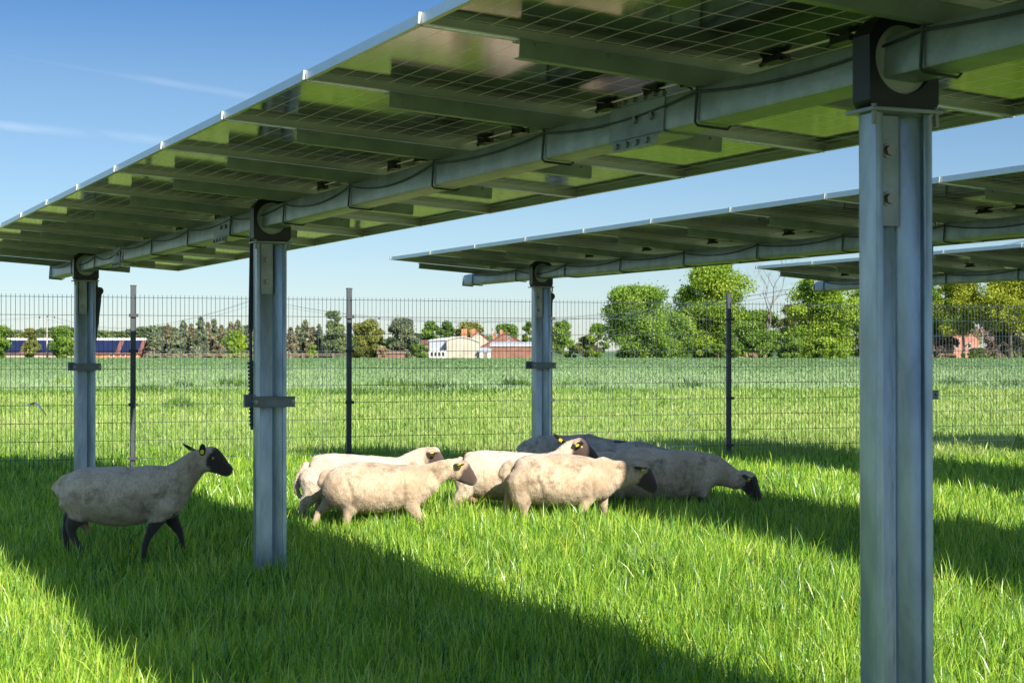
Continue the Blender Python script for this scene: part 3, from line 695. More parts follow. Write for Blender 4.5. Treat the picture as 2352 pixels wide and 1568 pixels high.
s1 = dict(torso=TT(torso1), neck=PP([(1190, 620, .14), (1290, 570, .135), (1375, 495, .108), (1455, 420, .092), (1535, 358, .080)], 0, *K1),
          head=[(x, y, z, r, w) for (x, y, z, r), w in zip(PP([(1555, 330, .062), (1625, 350, .080), (1695, 393, .060), (1748, 432, .043), (1780, 452, .033)], 0, *K1), (.8, .72, .72, .8, .9))],
          legs=legs1, tail=PP([(275, 530, .032), (212, 572, .027), (162, 622, .022)], 0, *K1),
          ears=[(((1565 - 700) / 1421, -.05, (1395 - 305) / 1421), ((1572 - 700) / 1421, -.085, (1395 - 205) / 1421), .021, .32, .35), (((1510 - 700) / 1421, .045, (1395 - 290) / 1421), ((1368 - 700) / 1421, .09, (1395 - 208) / 1421), .030, .35, .1)],
          mat=fl_dirty, loc=place(86.1 + 700 * .2441, kk), yaw=0, label='lone sheep at left with head raised and dark face, walking in the shade', udder=(-.18, .30, .03), cheek=.8, legz=.40)
sheep(s1)
# --- sheep 3: pale, head stretched forward, in front of group
K3 = (950, 1145, 1450.0)
torso3 = [(395, 430, 560, .05), (430, 370, 640, .10), (500, 318, 720, .15), (620, 282, 800, .185), (780, 266, 828, .205), (950, 268, 836, .215), (1100, 282, 822, .205), (1260, 290, 780, .18), (1400, 298, 752, .155), (1500, 320, 700, .12), (1570, 380, 620, .08)]
legs3 = [LL([(560, 560, .10), (480, 690, .062), (385, 790, .036), (330, 850, .028), (300, 930, .022), (290, 1050, .019), (300, 1120, .018)], .085, *K3),
         LL([(680, 600, .11), (715, 740, .066), (680, 840, .036), (672, 930, .026), (690, 1030, .02), (705, 1120, .018)], -.085, *K3),
         LL([(1370, 640, .085), (1390, 750, .052), (1450, 850, .034), (1490, 930, .024), (1500, 1040, .02), (1515, 1120, .018)], -.075, *K3),
         LL([(1330, 660, .08), (1270, 780, .045), (1235, 880, .03), (1220, 970, .022), (1225, 1060, .019), (1235, 1120, .018)], .07, *K3)]
s3 = dict(torso=TT(torso3, *K3), neck=PP([(1430, 520, .135), (1530, 455, .118), (1640, 395, .090), (1750, 350, .078), (1820, 330, .072)], 0, *K3),
          head=[(x, y, z, r, w) for (x, y, z, r), w in zip(PP([(1850, 305, .060), (1905, 355, .080), (1965, 405, .062), (2015, 448, .045), (2040, 470, .033)], 0, *K3), (.8, .75, .72, .8, .9))],
          legs=legs3, tail=PP([(430, 400, .04), (395, 440, .036), (385, 500, .028)], 0, *K3),
          ears=[(((1865 - 950) / 1450, -.052, (1145 - 290) / 1450), ((1945 - 950) / 1450, -.13, (1145 - 262) / 1450), .022, .4, .2), (((1830 - 950) / 1450, .05, (1145 - 270) / 1450), ((1725 - 950) / 1450, .13, (1145 - 238) / 1450), .022, .45, .4)],
          mat=fl_tan, earmat=M['earbrown'], loc=place(660.3 + 950 * .2075, 301), label='pale shorn sheep at the front with neck stretched forward and brown nose', cheek=.9, legdark=.25, f0=.05)
sheep(s3)
# --- sheep 2: behind it, with a long hanging tail
s2 = dict(s3); k2 = 1417.0; K2 = (900, 1095, k2)
torso2 = [(190, 320, 520, .05), (225, 250, 620, .11), (300, 205, 680, .155), (440, 186, 730, .19), (620, 192, 760, .205), (800, 206, 770, .21), (980, 214, 760, .20), (1150, 228, 730, .18), (1300, 232, 700, .15), (1400, 240, 650, .12), (1470, 290, 560, .08)]
legs2 = [LL([(300, 480, .11), (270, 640, .065), (190, 760, .038), (165, 850, .027), (185, 960, .02), (195, 1072, .018)], -.085, *K2),
         LL([(380, 520, .10), (400, 690, .06), (330, 800, .034), (320, 900, .024), (330, 1072, .018)], .085, *K2),
         LL([(1250, 600, .085), (1230, 740, .05), (1200, 850, .03), (1190, 950, .021), (1195, 1072, .018)], -.075, *K2),
         LL([(1300, 600, .085), (1340, 740, .045), (1360, 850, .028), (1370, 950, .021), (1380, 1072, .018)], .07, *K2)]
s2.update(torso=TT(torso2, *K2), legs=legs2, neck=PP([(1320, 400, .14), (1400, 330, .12), (1480, 265, .098), (1540, 225, .085)], 0, *K2),
          head=[(x, y, z, r, w) for (x, y, z, r), y, w in zip(PP([(1560, 195, .062), (1600, 220, .080), (1650, 260, .06), (1690, 300, .045), (1712, 322, .035)], 0, *K2), (0, -.02, -.045, -.06, -.07), (.85, .8, .8, .8, .9))],
          tail=PP([(205, 330, .04), (160, 400, .036), (110, 490, .028), (95, 580, .024), (120, 650, .021), (165, 690, .018)], -.02, *K2),
          ears=[(((1575 - 900) / k2, -.065, (1095 - 175) / k2), ((1665 - 900) / k2, -.15, (1095 - 150) / k2), .024, .35, .2), (((1540 - 900) / k2, .04, (1095 - 150) / k2), ((1490 - 900) / k2, .13, (1095 - 108) / k2), .024, .4, .4)],
          mat=fl_pale, loc=place(660.3 + 900 * .2075, 290), label='whitest shorn sheep, long curved tail hanging down, behind the front pale one', f0=.04)
s2['head'] = [(h[0], yy, h[2], h[3], h[4]) for h, yy in zip(s2['head'], (0, -.015, -.035, -.05, -.06))]
sheep(s2)
# --- sheep 5: broad ewe half in sun
K5 = (940, 1826, 2007.0)
torso5 = [(120, 760, 980, .05), (160, 690, 1120, .11), (260, 610, 1230, .165), (430, 545, 1290, .205), (640, 520, 1320, .23), (850, 514, 1345, .24), (1080, 528, 1335, .23), (1300, 556, 1300, .20), (1480, 600, 1270, .17), (1620, 640, 1220, .14), (1720, 680, 1120, .10)]
legs5 = [LL([(350, 950, .115), (350, 1200, .075), (370, 1330, .045), (375, 1420, .03), (385, 1600, .02), (395, 1790, .018)], -.095, *K5),
         LL([(260, 1000, .10), (200, 1180, .06), (120, 1330, .036), (90, 1440, .027), (100, 1620, .02), (110, 1790, .018)], .09, *K5),
         LL([(1400, 1050, .09), (1350, 1230, .05), (1290, 1370, .032), (1260, 1500, .022), (1260, 1640, .019), (1270, 1790, .018)], -.08, *K5),
         LL([(1560, 1050, .09), (1600, 1230, .048), (1640, 1370, .03), (1660, 1500, .022), (1670, 1790, .018)], .075, *K5)]
def m5(zx, zy): return ((1091 + zx * .293 - (1148.4 + 940 * .1465)) / 294, (1232 - (947.4 + zy * .293)) / 294)
def h5(l): return [(m5(a, b)[0], 0, m5(a, b)[1], r) for a, b, r in l]
s5 = dict(torso=TT(torso5, *K5), legs=legs5, neck=h5([(1000, 490, .15), (1080, 490, .125), (1160, 478, .105), (1235, 465, .095)]),
          head=[(x, y, z, r, w) for (x, y, z, r), w in zip(h5([(1265, 430, .068), (1295, 475, .088), (1338, 523, .065), (1372, 565, .047), (1388, 584, .034)]), (.8, .75, .72, .8, .9))],
          tail=PP([(150, 700, .045), (80, 770, .045), (20, 850, .028)], 0, *K5),
          ears=[((m5(1255, 425)[0], -.065, m5(1255, 425)[1]), (m5(1325, 412)[0], -.13, m5(1325, 412)[1]), .030, .6, .1), ((m5(1210, 385)[0], .05, m5(1210, 390)[1]), (m5(1135, 378)[0], .12, m5(1135, 376)[1]), .02, .3, .3)],
          mat=fl_tan, loc=place(1148.4 + 940 * .1465, 294), label='broad shorn ewe in the middle, half in sun, dark face turned right', udder=(-.30, .32, .08), legz=.24, legdark=.5, sh=.25, cheek=.8, f0=.04)
sheep(s5)
# --- sheep 6: grazing
K6 = (700, 1395, 1701.0)
torso6 = [(-85, 560, 760, .05), (-50, 450, 880, .11), (30, 375, 980, .165), (180, 318, 1050, .20), (380, 318, 1080, .22), (600, 342, 1090, .225), (850, 362, 1075, .215), (1050, 356, 1045, .195), (1220, 366, 1010, .17), (1360, 420, 960, .14), (1470, 500, 880, .10)]
legs6 = [LL([(60, 700, .11), (60, 930, .07), (0, 1080, .04), (-15, 1180, .026), (0, 1290, .02), (5, 1370, .018)], -.09, *K6),
         LL([(120, 720, .10), (200, 930, .06), (190, 1080, .036), (200, 1180, .024), (220, 1370, .018)], .09, *K6),
         LL([(1280, 800, .085), (1275, 950, .058), (1310, 1080, .036), (1350, 1170, .024), (1370, 1280, .02), (1380, 1370, .018)], -.08, *K6),
         LL([(1190, 820, .085), (1120, 960, .045), (1085, 1080, .032), (1090, 1170, .022), (1100, 1370, .018)], .075, *K6)]
s6 = dict(torso=TT(torso6, *K6), legs=legs6, neck=PP([(1330, 640, .15), (1470, 660, .135), (1600, 705, .108), (1720, 760, .088), (1820, 800, .08)], 0, *K6),
          head=[(x, y, z, r, w) for (x, y, z, r), w in zip(PP([(1880, 740, .062), (1945, 800, .080), (2010, 905, .06), (2055, 985, .046), (2075, 1030, .036)], 0, *K6), (.8, .75, .72, .8, .9))],
          tail=PP([(-70, 480, .04), (-120, 560, .035), (-135, 640, .026)], 0, *K6),
          ears=[(((1880 - 700) / 1701, -.055, (1395 - 720) / 1701), ((1990 - 700) / 1701, -.12, (1395 - 755) / 1701), .028, .55, .1), (((1890 - 700) / 1701, .05, (1395 - 680) / 1701), ((1960 - 700) / 1701, .14, (1395 - 690) / 1701), .022, None, .2)],
          mat=fl_dirty, loc=place(1406.8 + 700 * .1587, 270), label='sheep at far right of the flock, head lowered to graze, black face', cheek=.5, legz=.26, legdark=1, f0=.02)
sheep(s6)
# --- sheep 4: head turned back, between the groups
s4 = dict(s2); s4.update(mat=fl_pale, earmat=M['face'], label='pale sheep amid the flock, pink udder, pricked tagged ears above the broad ewe', loc=place(1047 + 146, 281), scale=1.0, udder=(-.39, .30, .085), tail=PP([(215, 300, .03), (200, 360, .025), (205, 410, .02)], 0, *K2),
          neck=[(.30, 0, .50, .14), (.36, 0, .55, .12), (.40, .0, .61, .095), (.43, 0, .65, .08)],
          head=[(.435, 0, .672, .058, .85), (.475, -.01, .66, .078, .8), (.53, -.02, .63, .06, .8), (.58, -.03, .595, .045, .8), (.60, -.035, .58, .034, .9)],
          ears=[((.435, -.055, .68), (.50, -.12, .705), .028, .35, .9), ((.40, .04, .69), (.30, .08, .765), .026, .45, .9)], legdark=.6, cheek=.2, f0=0.0)
sheep(s4)
# --- sheep behind: 7, 8, 9
def back_sheep(u0, k, label, m, sc=1.0, down=0., seed=0, sx=1.):
    s = dict(s1); s['legs'] = legs1
    s['neck'] = [(.34, 0, .56, .15), (.42, 0, .56, .12), (.50, 0, .565 - down * .3, .095), (.58, 0, .57 - down * .6, .078)]
    s['head'] = [(.61, 0, .59 - down, .060, .8), (.65, 0, .56 - down, .076, .75), (.70, 0, .52 - down, .06, .72), (.74, 0, .47 - down, .045, .8), (.75, 0, .45 - down, .034, .9)]
    s['ears'] = [((.60, -.05, .62 - down), (.71, -.08, .635 - down), .028, None, .3), ((.60, .05, .62 - down), (.69, .12, .63 - down), .026, None, .3)]
    s.update(mat=m, label=label, loc=place(u0, k), scale=sc, sx=sx, udder=None, cheek=.2)
    return sheep(s)
back_sheep(1275, 240, 'grey shaded sheep farthest back by the second post, only its back and ear showing', fl_grey, .94, .0)
back_sheep(1390, 256, 'shaded sheep in the second rank, its neck low behind the grazing sheep', fl_grey, .92, .02)
back_sheep(1385, 266, 'shaded sheep mostly hidden between the broad ewe and the grazing sheep', fl_dirty, .85, .10)

# ------------------------------------------------------------------ trees
def leafmat(name, dark, mid, light, trans=.3):
    return mat(name, rough=.55, spec=.25, ramp=[(0, dark), (.5, mid), (1, light)], trans=trans)
LM = {'fresh': leafmat('fresh_leaves', (.065, .135, .018), (.17, .28, .035), (.28, .39, .06)),
      'bright': leafmat('bright_leaves', (.09, .17, .016), (.22, .335, .03), (.36, .47, .06)),
      'mid': leafmat('green_leaves', (.06, .125, .02), (.15, .25, .04), (.25, .36, .065)),
      'olive': leafmat('olive_leaves', (.10, .12, .03), (.22, .24, .06), (.34, .35, .09)),
      'oak': leafmat('young_oak_leaves', (.11, .14, .015), (.26, .31, .025), (.42, .45, .05)),
      'spruce': leafmat('spruce_needles', (.055, .08, .045), (.15, .18, .095), (.26, .27, .15), .1),
      'brown': leafmat('dry_spruce_needles', (.085, .08, .045), (.20, .175, .095), (.30, .26, .15), .1),
      'birch': leafmat('birch_leaves', (.075, .115, .045), (.17, .225, .09), (.27, .31, .13)),
      'twig': leafmat('bare_twigs', (.10, .075, .055), (.21, .155, .115), (.30, .225, .16), .05),
      'straw': leafmat('dry_grass_stems', (.2, .15, .08), (.38, .29, .17), (.52, .42, .26), .1)}
M['bark'] = mat('bark', (.13, .10, .075), .9, var2=(.07, .055, .04), vscale=1.5, bump=.5, bscale=6)
M['palebark'] = mat('pale_bark', (.26, .21, .17), .9, var2=(.14, .11, .09), vscale=1.5, bump=.5, bscale=6)
def leaves(name, C, S, m, seed, parent, size=.3, aspect=1.5, droop=0.):
    """C: centres n,3 ; S: tint n"""
    r = np.random.default_rng(seed); n = len(C)
    a = r.normal(0, 1, (n, 3)); a /= np.linalg.norm(a, axis=1)[:, None]; a[:, 2] = a[:, 2] * (1 - droop) - droop; a /= np.linalg.norm(a, axis=1)[:, None]
    b = np.cross(a, r.normal(0, 1, (n, 3))); b /= np.linalg.norm(b, axis=1)[:, None]
    s = size * r.uniform(.55, 1.35, n)[:, None]
    V = np.stack([C - a * s * .5 * aspect, C - b * s * .42, C + a * s * .5 * aspect, C + b * s * .42], 1).reshape(-1, 3)
    q = (np.arange(n) * 4)[:, None] + np.array([[0, 1, 2, 3]])
    me = npmesh(name, V, q, np.zeros((0, 3), int), np.repeat(S, 4), m)
    return link(name, me, parent)
def trunk_mesh(h, r, parent, seed, m, limbs=6, spread=.35, lean=0, top=.85, rad=3):
    rr = random.Random(seed); t = MB(); pts = []; x = y = 0
    for k in range(7):
        f = k / 6; pts.append((x + lean * h * f, y, h * top * f)); x += rr.uniform(-.03, .03) * h * .3; y += rr.uniform(-.03, .03) * h * .3
    t.tube(pts, [r * (1.35 if k == 0 else 1) * (1 - .8 * k / 6) for k in range(7)], 7)
    for i in range(limbs):
        f = rr.uniform(.25, .85); b = Vector(pts[int(f * 6)]); a = rr.uniform(0, 6.28); L = rad * rr.uniform(.6, .95)
        q = [b]; 
        for k in range(1, 4): q.append(b + Vector((math.cos(a) * L * k / 3, math.sin(a) * L * k / 3, L * (k / 3) ** 1.2 * rr.uniform(.5, .9))))
        t.tube(q, [r * .45 * (1 - f * .5), r * .3, r * .18, r * .06], 5)
    return t.build('trunk', m, parent, True)
TREE_N = [0]
def broadleaf(u0, u1, vtop, y, label, m='fresh', name='broadleaf_tree', vbot=None, n=7000, size=.32, seed=None, clumps=46, bare=.12, bark='bark', group=None, peak=.5, flat=.5, holes=.25, depth=.8, cat='tree'):
    TREE_N[0] += 1; seed = seed or TREE_N[0] * 13; r = np.random.default_rng(seed)
    k = F / y; w = (u1 - u0) / k; gv = 806 + HC * k; h = (gv - vtop) / k; x = ((u0 + u1) / 2 - CX) / k
    root = empty(name, (x, y, 0)); tag(root, label, cat, group)
    zb = h * bare; R_ = w / 2
    # clumps on the crown envelope and inside it
    C = []; T = []
    for i in range(clumps):
        f = r.uniform(0, 1) ** .85; zc = zb + (h - zb) * f
        env = R_ * (math.sin(math.pi * min(1, max(0.02, (f * (1 - .22) + .22) if bare < .2 else f * .95 + .05))) ** flat)
        a = r.uniform(0, 6.28); rad = env * (r.uniform(.35, .92) if r.random() > .25 else r.uniform(0, .5))
        cr = min(R_, h * .6) * r.uniform(.18, .42)
        c = np.array([math.cos(a) * rad, math.sin(a) * rad * depth, min(max(zc, zb + cr * .4), h - cr * .75)])
        c[0] = np.clip(c[0], -R_ + cr * .75, R_ - cr * .75)
        m_ = int(n * 2.9 / clumps); v = r.normal(0, 1, (m_, 3)); v /= np.linalg.norm(v, axis=1)[:, None]
        rr = cr * (r.random(m_) ** .38)[:, None] * (1 + .35 * r.normal(0, 1, (m_, 1)) * (r.random((m_, 1)) > .7)); P = c + v * rr * np.array([1, 1, .72])
        C.append(P); T.append(np.clip(.40 + .17 * r.normal() + .13 * r.normal(0, 1, m_), 0, 1))
    C = np.concatenate(C); T = np.concatenate(T); C[:, 2] = np.maximum(C[:, 2], .1)
    leaves('crown', C, T, LM[m], seed, root, size * .80 * y / 300)
    trunk_mesh(h, max(.12, h * .018), root, seed, M[bark], 7, top=.8, rad=R_ * .75)
    return root
def conifer(u, hw, vtop, y, label, m='spruce', n=4600, seed=None, group='spruces in the village shelter belt'):
    TREE_N[0] += 1; seed = seed or TREE_N[0] * 13; r = np.random.default_rng(seed)
    k = F / y; gv = 806 + HC * k; h = (gv - vtop) / k; R_ = hw * 1.3 / k; root = empty('spruce_tree', ((u - CX) / k, y, 0)); tag(root, label, 'tree', group)
    nb = 75; C = []; T = []
    for i in range(nb):
        f = r.uniform(0, 1) ** 1.15; z0 = h * (.04 + .94 * f); L = R_ * (1 - f) ** .8 * r.uniform(.65, 1.12) + .15; a = r.uniform(0, 6.28)
        m_ = int(n / nb * (1.4 - f)); s = r.random(m_) ** .6
        P = np.stack([math.cos(a) * L * s, math.sin(a) * L * s, z0 - L * .35 * s + .0 * s], 1) + r.normal(0, 1, (m_, 3)) * np.array([.16, .16, .14]) * (R_ * .35 + .2)
        C.append(P); T.append(np.clip(.45 + .15 * r.normal() + .2 * r.normal(0, 1, m_), 0, 1))
    P = np.stack([r.normal(0, .08, 60), r.normal(0, .08, 60), r.uniform(h * .85, h * 1.0, 60)], 1); C.append(P); T.append(r.uniform(.2, .8, 60))
    C = np.concatenate(C); T = np.concatenate(T); C[:, 2] = np.maximum(C[:, 2], .1)
    leaves('crown', C, T, LM[m], seed, root, .36, 1.8, .25)
    t = MB(); t.tube([(0, 0, 0), (0, 0, h * .5), (0, 0, h * .97)], [h * .014, h * .009, .02], 6); t.build('trunk', M['bark'], root)
    return root
# right-hand wood edge
broadleaf(1368, 1560, 655, 296, 'bushy bright green tree at the left end of the right-hand wood', 'fresh', n=17000, clumps=80, bare=.0, size=.36, flat=.45)
broadleaf(1530, 1738, 602, 318, 'tallest green broadleaf tree, its crown reaching the second solar row', 'bright', n=22000, clumps=95, bare=.04, size=.36, bark='palebark')
broadleaf(1480, 1600, 716, 306, 'lower green tree filling the gap below the tallest crown', 'fresh', n=8000, clumps=45, bare=.0)
broadleaf(1660, 1790, 738, 306, 'dark green undergrowth tree behind the third fence post', 'mid', n=8000, clumps=48, bare=.0)
broadleaf(1795, 1985, 630, 312, 'broad fresh green tree left of the foreground post', 'bright', n=20000, clumps=85, bare=.03, size=.36)
broadleaf(1846, 1950, 776, 292, 'low bright yellow green bush at the wood edge left of the foreground post', 'bright', 'bush', n=8000, clumps=40, bare=.0, size=.28, cat='bush')
broadleaf(1776, 1846, 772, 294, 'dark green bush under the bare tree', 'mid', 'bush', n=6000, clumps=30, bare=.0, cat='bush')
broadleaf(1600, 1700, 790, 294, 'ragged green bush at the foot of the tallest tree', 'fresh', 'bush', n=5000, clumps=30, bare=.0, cat='bush')
broadleaf(1925, 2060, 660, 322, 'green tree mostly hidden behind the foreground post', 'mid', n=8000, clumps=50, bare=.0)
broadleaf(2085, 2172, 640, 312, 'pale green birch-like tree just right of the foreground post', 'fresh', n=10000, clumps=50, bare=.05)
broadleaf(2150, 2275, 628, 300, 'yellow green oak with open crown right of the foreground post', 'oak', n=8500, clumps=42, bare=.30, size=.34, bark='palebark')
broadleaf(2225, 2420, 618, 296, 'large spreading oak with thick trunk near the right edge', 'oak', n=13500, clumps=62, bare=.34, size=.34)
broadleaf(2285, 2380, 728, 306, 'greyish spruce thicket below the large oak at the right edge', 'spruce', 'conifer_thicket', n=9000, clumps=45, bare=.0)
broadleaf(2125, 2205, 765, 304, 'brown leafless shrub thicket right of the foreground post', 'twig', 'shrub', n=5200, clumps=34, bare=.0, size=.3, cat='shrub')
broadleaf(2195, 2290, 800, 299, 'dark ivy green shrub at the foot of the oaks', 'mid', 'shrub', n=4500, clumps=30, bare=.0, cat='shrub')
broadleaf(2120, 2215, 812, 290, 'straw coloured tuft bank at the field edge right of the foreground post', 'straw', 'shrub', n=2600, clumps=24, bare=.0, size=.22, cat='shrub')
broadleaf(1690, 1780, 812, 291, 'straw coloured tuft bank at the field edge beside the third fence post', 'straw', 'shrub', n=2600, clumps=24, bare=.0, size=.22, cat='shrub')
broadleaf(2400, 2620, 625, 300, 'oak beyond the right edge of the wood', 'oak', n=9000, clumps=50, bare=.2)
broadleaf(1692, 1800, 712, 336, 'dark green tree filling the wood below the leafless tree', 'mid', n=7000, clumps=44, bare=.0)
broadleaf(1780, 1850, 700, 330, 'olive tree between the leafless tree and the broad fresh green tree', 'olive', n=5000, clumps=36, bare=.0)
broadleaf(2100, 2260, 715, 344, 'shaded green tree filling the gap behind the yellow green oak', 'mid', n=8000, clumps=46, bare=.0)
broadleaf(2235, 2330, 700, 346, 'pale brown leafless tree seen between the two oaks', 'twig', n=6000, clumps=40, bare=.0)
broadleaf(1560, 1690, 735, 340, 'dark green tree closing the gap behind the tallest crown', 'mid', n=6500, clumps=42, bare=.0)
# bare tree
def bare_tree(u, vtop, y, label, spread, seed=5):
    k = F / y; h = (806 + HC * k - vtop) / k; root = empty('bare_tree', ((u - CX) / k, y, 0)); tag(root, label, 'tree')
    r = random.Random(seed); t = MB(); tw = MB()
    def rec(p, d, L, rad, lvl):
        q = [p]; dd = d.copy()
        for i in range(3):
            dd = (dd + Vector((r.uniform(-.16, .16), r.uniform(-.16, .16), r.uniform(-.02, .12)))).normalized(); q.append(q[-1] + dd * L / 3)
        t.tube(q, [rad, rad * .88, rad * .76, rad * .62], 6 if lvl < 3 else 3, False)
        if lvl >= 7: return
        for _ in range(2 if lvl < 5 else 2 + (r.random() > .5)):
            a = r.uniform(.3, .65) * (1 if lvl else .5); ax = dd.cross(Vector((r.uniform(-1, 1), r.uniform(-1, 1), r.uniform(-1, 1)))).normalized()
            rec(q[-1] if r.random() > .3 else q[-2], Matrix.Rotation(a, 3, ax) @ dd, L * r.uniform(.70, .86), rad * .60, lvl + 1)
    rec(Vector((0, 0, 0)), Vector((.02, 0, 1)), h * .30, h * .016, 0)
    t.build('trunk', M['palebark'], root)
bare_tree(1757, 585, 312, 'tall leafless tree between the two big green crowns', 4)
# centre village trees
VG = 'trees between the village houses'
broadleaf(1262, 1317, 736, 356, 'round dark green tree just right of the middle solar post', 'mid', n=7500, clumps=42, bare=.1, group=VG)
broadleaf(1198, 1236, 740, 358, 'dark green tree peeking out left of the middle solar post', 'mid', n=4500, clumps=26, bare=.1, group=VG)
broadleaf(1126, 1196, 744, 372, 'green tree behind the red brick gable house', 'mid', n=7500, clumps=42, bare=.1, group=VG)
broadleaf(1034, 1118, 739, 378, 'olive tree behind the cream gable house', 'olive', n=7500, clumps=42, bare=.05, group=VG)
broadleaf(1000, 1052, 738, 384, 'green round-topped tree behind the white hall roof', 'mid', n=5200, clumps=34, bare=.05, group=VG)
broadleaf(966, 1012, 738, 380, 'green tree between the dark pine and the white hall', 'mid', n=5200, clumps=30, bare=.05, group=VG)
broadleaf(888, 962, 730, 344, 'broad dark pine left of the white hall', 'spruce', 'pine_tree', n=11000, clumps=55, bare=.02, group=VG)
broadleaf(806, 884, 733, 350, 'yellowish willow right of the second fence post', 'olive', 'willow_tree', n=10500, clumps=52, bare=.03, group=VG)
broadleaf(742, 794, 714, 352, 'tall slender weeping birch left of the second fence post', 'birch', 'birch_tree', n=9000, clumps=50, bare=.02, flat=.25, group=VG)
broadleaf(936, 986, 790, 330, 'low green bush in front of the dark shed', 'mid', 'bush', n=4500, clumps=26, bare=.0, size=.25, cat='bush')
broadleaf(866, 892, 795, 334, 'white flowering bush below the dark pine', 'straw', 'bush', n=1500, clumps=14, bare=.0, size=.25, cat='bush')
broadleaf(1318, 1372, 772, 322, 'straggly yellowish shrub in the gap before the right-hand wood', 'olive', 'shrub', n=3600, clumps=28, bare=.0, size=.26, cat='shrub')
broadleaf(1290, 1330, 792, 326, 'small green shrub beside the round dark tree', 'fresh', 'shrub', n=2400, clumps=18, bare=.0, size=.24, cat='shrub')
broadleaf(1345, 1400, 742, 320, 'thin green sapling at the left edge of the wood', 'fresh', 'sapling', n=3000, clumps=24, bare=.05, size=.26)
# spruce belt
ordn = ['first', 'second', 'third', 'fourth', 'fifth', 'sixth', 'seventh', 'eighth', 'ninth', 'tenth', 'eleventh', 'twelfth', 'thirteenth']
belt = [(352, 14, 762, 's'), (368, 15, 757, 's'), (386, 15, 745, 'b'), (402, 15, 752, 's'), (421, 17, 735, 's'), (440, 15, 744, 'b'), (461, 19, 728, 's'), (478, 14, 740, 'b'), (491, 15, 733, 's'), (508, 14, 748, 'b'), (530, 16, 740, 'b'), (546, 19, 736, 's'), (574, 16, 752, 's')]
for i, (u, w, v, t) in enumerate(belt):
    conifer(u, w * 1.1, v, 358 + (i % 3) * 5, ordn[i] + ' spruce from the left in the belt between first fence post and second solar post', 'spruce' if t == 's' else 'brown')
belt2 = [(668, 14, 752, 'b'), (684, 14, 748, 's'), (701, 17, 735, 's'), (718, 15, 752, 'b'), (733, 12, 745, 's')]
for i, (u, w, v, t) in enumerate(belt2):
    conifer(u, w * 1.15, v, 358 + (i % 3) * 4, ordn[i] + ' spruce from the left in the clump just right of the second solar post', 'spruce' if t == 's' else 'brown', group='spruces right of the second solar post')
broadleaf(511, 568, 760, 345, 'bright green round tree in front of the dark spruces', 'bright', n=8500, clumps=46, bare=.0, size=.3)
broadleaf(706, 730, 792, 346, 'small bright bush in front of the spruces beside the second solar post', 'bright', 'bush', n=2200, clumps=16, bare=.0, size=.25, cat='bush')
broadleaf(-28, 29, 748, 348, 'bright green tree cut off by the left edge', 'fresh', n=8500, clumps=44, bare=.04, size=.3)
broadleaf(46, 98, 754, 350, 'olive green airy tree in front of the solar barn left of the utility pole', 'olive', n=4200, clumps=34, bare=.06, size=.28)
broadleaf(113, 172, 751, 348, 'dense green tree in front of the solar barn right of the utility pole', 'fresh', n=8500, clumps=44, bare=.05, size=.3)
# distant wood: one mass
def wood():
    r = np.random.default_rng(77); C = []; T = []
    for u in range(-140, 1130, 7):
        y = 440 + r.uniform(-14, 14); k = F / y; vt = (757 if u < 620 else 775) + 6 * math.sin(u * .031) + r.uniform(-4, 5)
        h = (806 + HC * k - vt) / k; m_ = 330; c = np.array([(u - CX) / k, y, 0])
        v = r.normal(0, 1, (m_, 3)); v /= np.linalg.norm(v, axis=1)[:, None]
        z = r.random(m_) ** .6 * h
        P = c + np.stack([v[:, 0] * 1.4, v[:, 1] * 1.4, z], 1); C.append(P); T.append(np.clip(.35 + .15 * r.normal() + .15 * r.normal(0, 1, m_), 0, 1))
    o = leaves('distant_wood', np.concatenate(C), np.concatenate(T), LM['birch'], 3, None, .6); tag(o, 'far wood closing the horizon behind the barn and spruces', 'wood', None, 'stuff')
wood()
# ------------------------------------------------------------------ village
def brick(name, c1, c2, mortar, sc=4.0):
    m = bpy.data.materials.new(name); m.use_nodes = True; n = m.node_tree.nodes; l = m.node_tree.links; b = n['Principled BSDF']; b.inputs['Roughness'].default_value = .9
    t = n.new('ShaderNodeTexCoord'); k = n.new('ShaderNodeTexBrick'); mp = n.new('ShaderNodeMapping'); mp.inputs['Rotation'].default_value = (R(90), 0, 0)
    l.new(t.outputs['Object'], mp.inputs[0]); l.new(mp.outputs[0], k.inputs[0]); k.inputs['Scale'].default_value = sc
    for nm, c in (('Color1', c1), ('Color2', c2), ('Mortar', mortar)): k.inputs[nm].default_value = (*c, 1)
    no = n.new('ShaderNodeTexNoise'); no.inputs['Scale'].default_value = .8; no.inputs['Detail'].default_value = 6; l.new(t.outputs['Object'], no.inputs[0])
    mx_ = n.new('ShaderNodeMix'); mx_.data_type = 'RGBA'; mx_.blend_type = 'MULTIPLY'; mx_.inputs['Factor'].default_value = .55
    cr = n.new('ShaderNodeValToRGB'); cr.color_ramp.elements[0].position = .35; cr.color_ramp.elements[0].color = (.5, .48, .48, 1); cr.color_ramp.elements[1].position = .6; l.new(no.outputs[0], cr.inputs[0])
    l.new(k.outputs[0], mx_.inputs['A']); l.new(cr.outputs[0], mx_.inputs['B']); l.new(mx_.outputs['Result'], b.inputs['Base Color']); return m
M['brick_red'] = brick('red_brick', (.25, .105, .065), (.19, .075, .05), (.24, .18, .14)); M['brick_orange'] = brick('orange_brick', (.50, .20, .09), (.42, .15, .07), (.4, .28, .2))
M['render'] = mat('cream_render', (.42, .38, .30), .9, var2=(.31, .28, .22), vscale=.5); M['rendergrey'] = mat('weathered_render', (.34, .33, .29), .9, var2=(.22, .21, .18), vscale=.4)
M['white'] = mat('white_paint', (.60, .60, .57), .6, var=.15, vscale=1); M['tile'] = mat('red_roof_tiles', (.20, .085, .055), .85, var2=(.11, .05, .04), vscale=1.2)
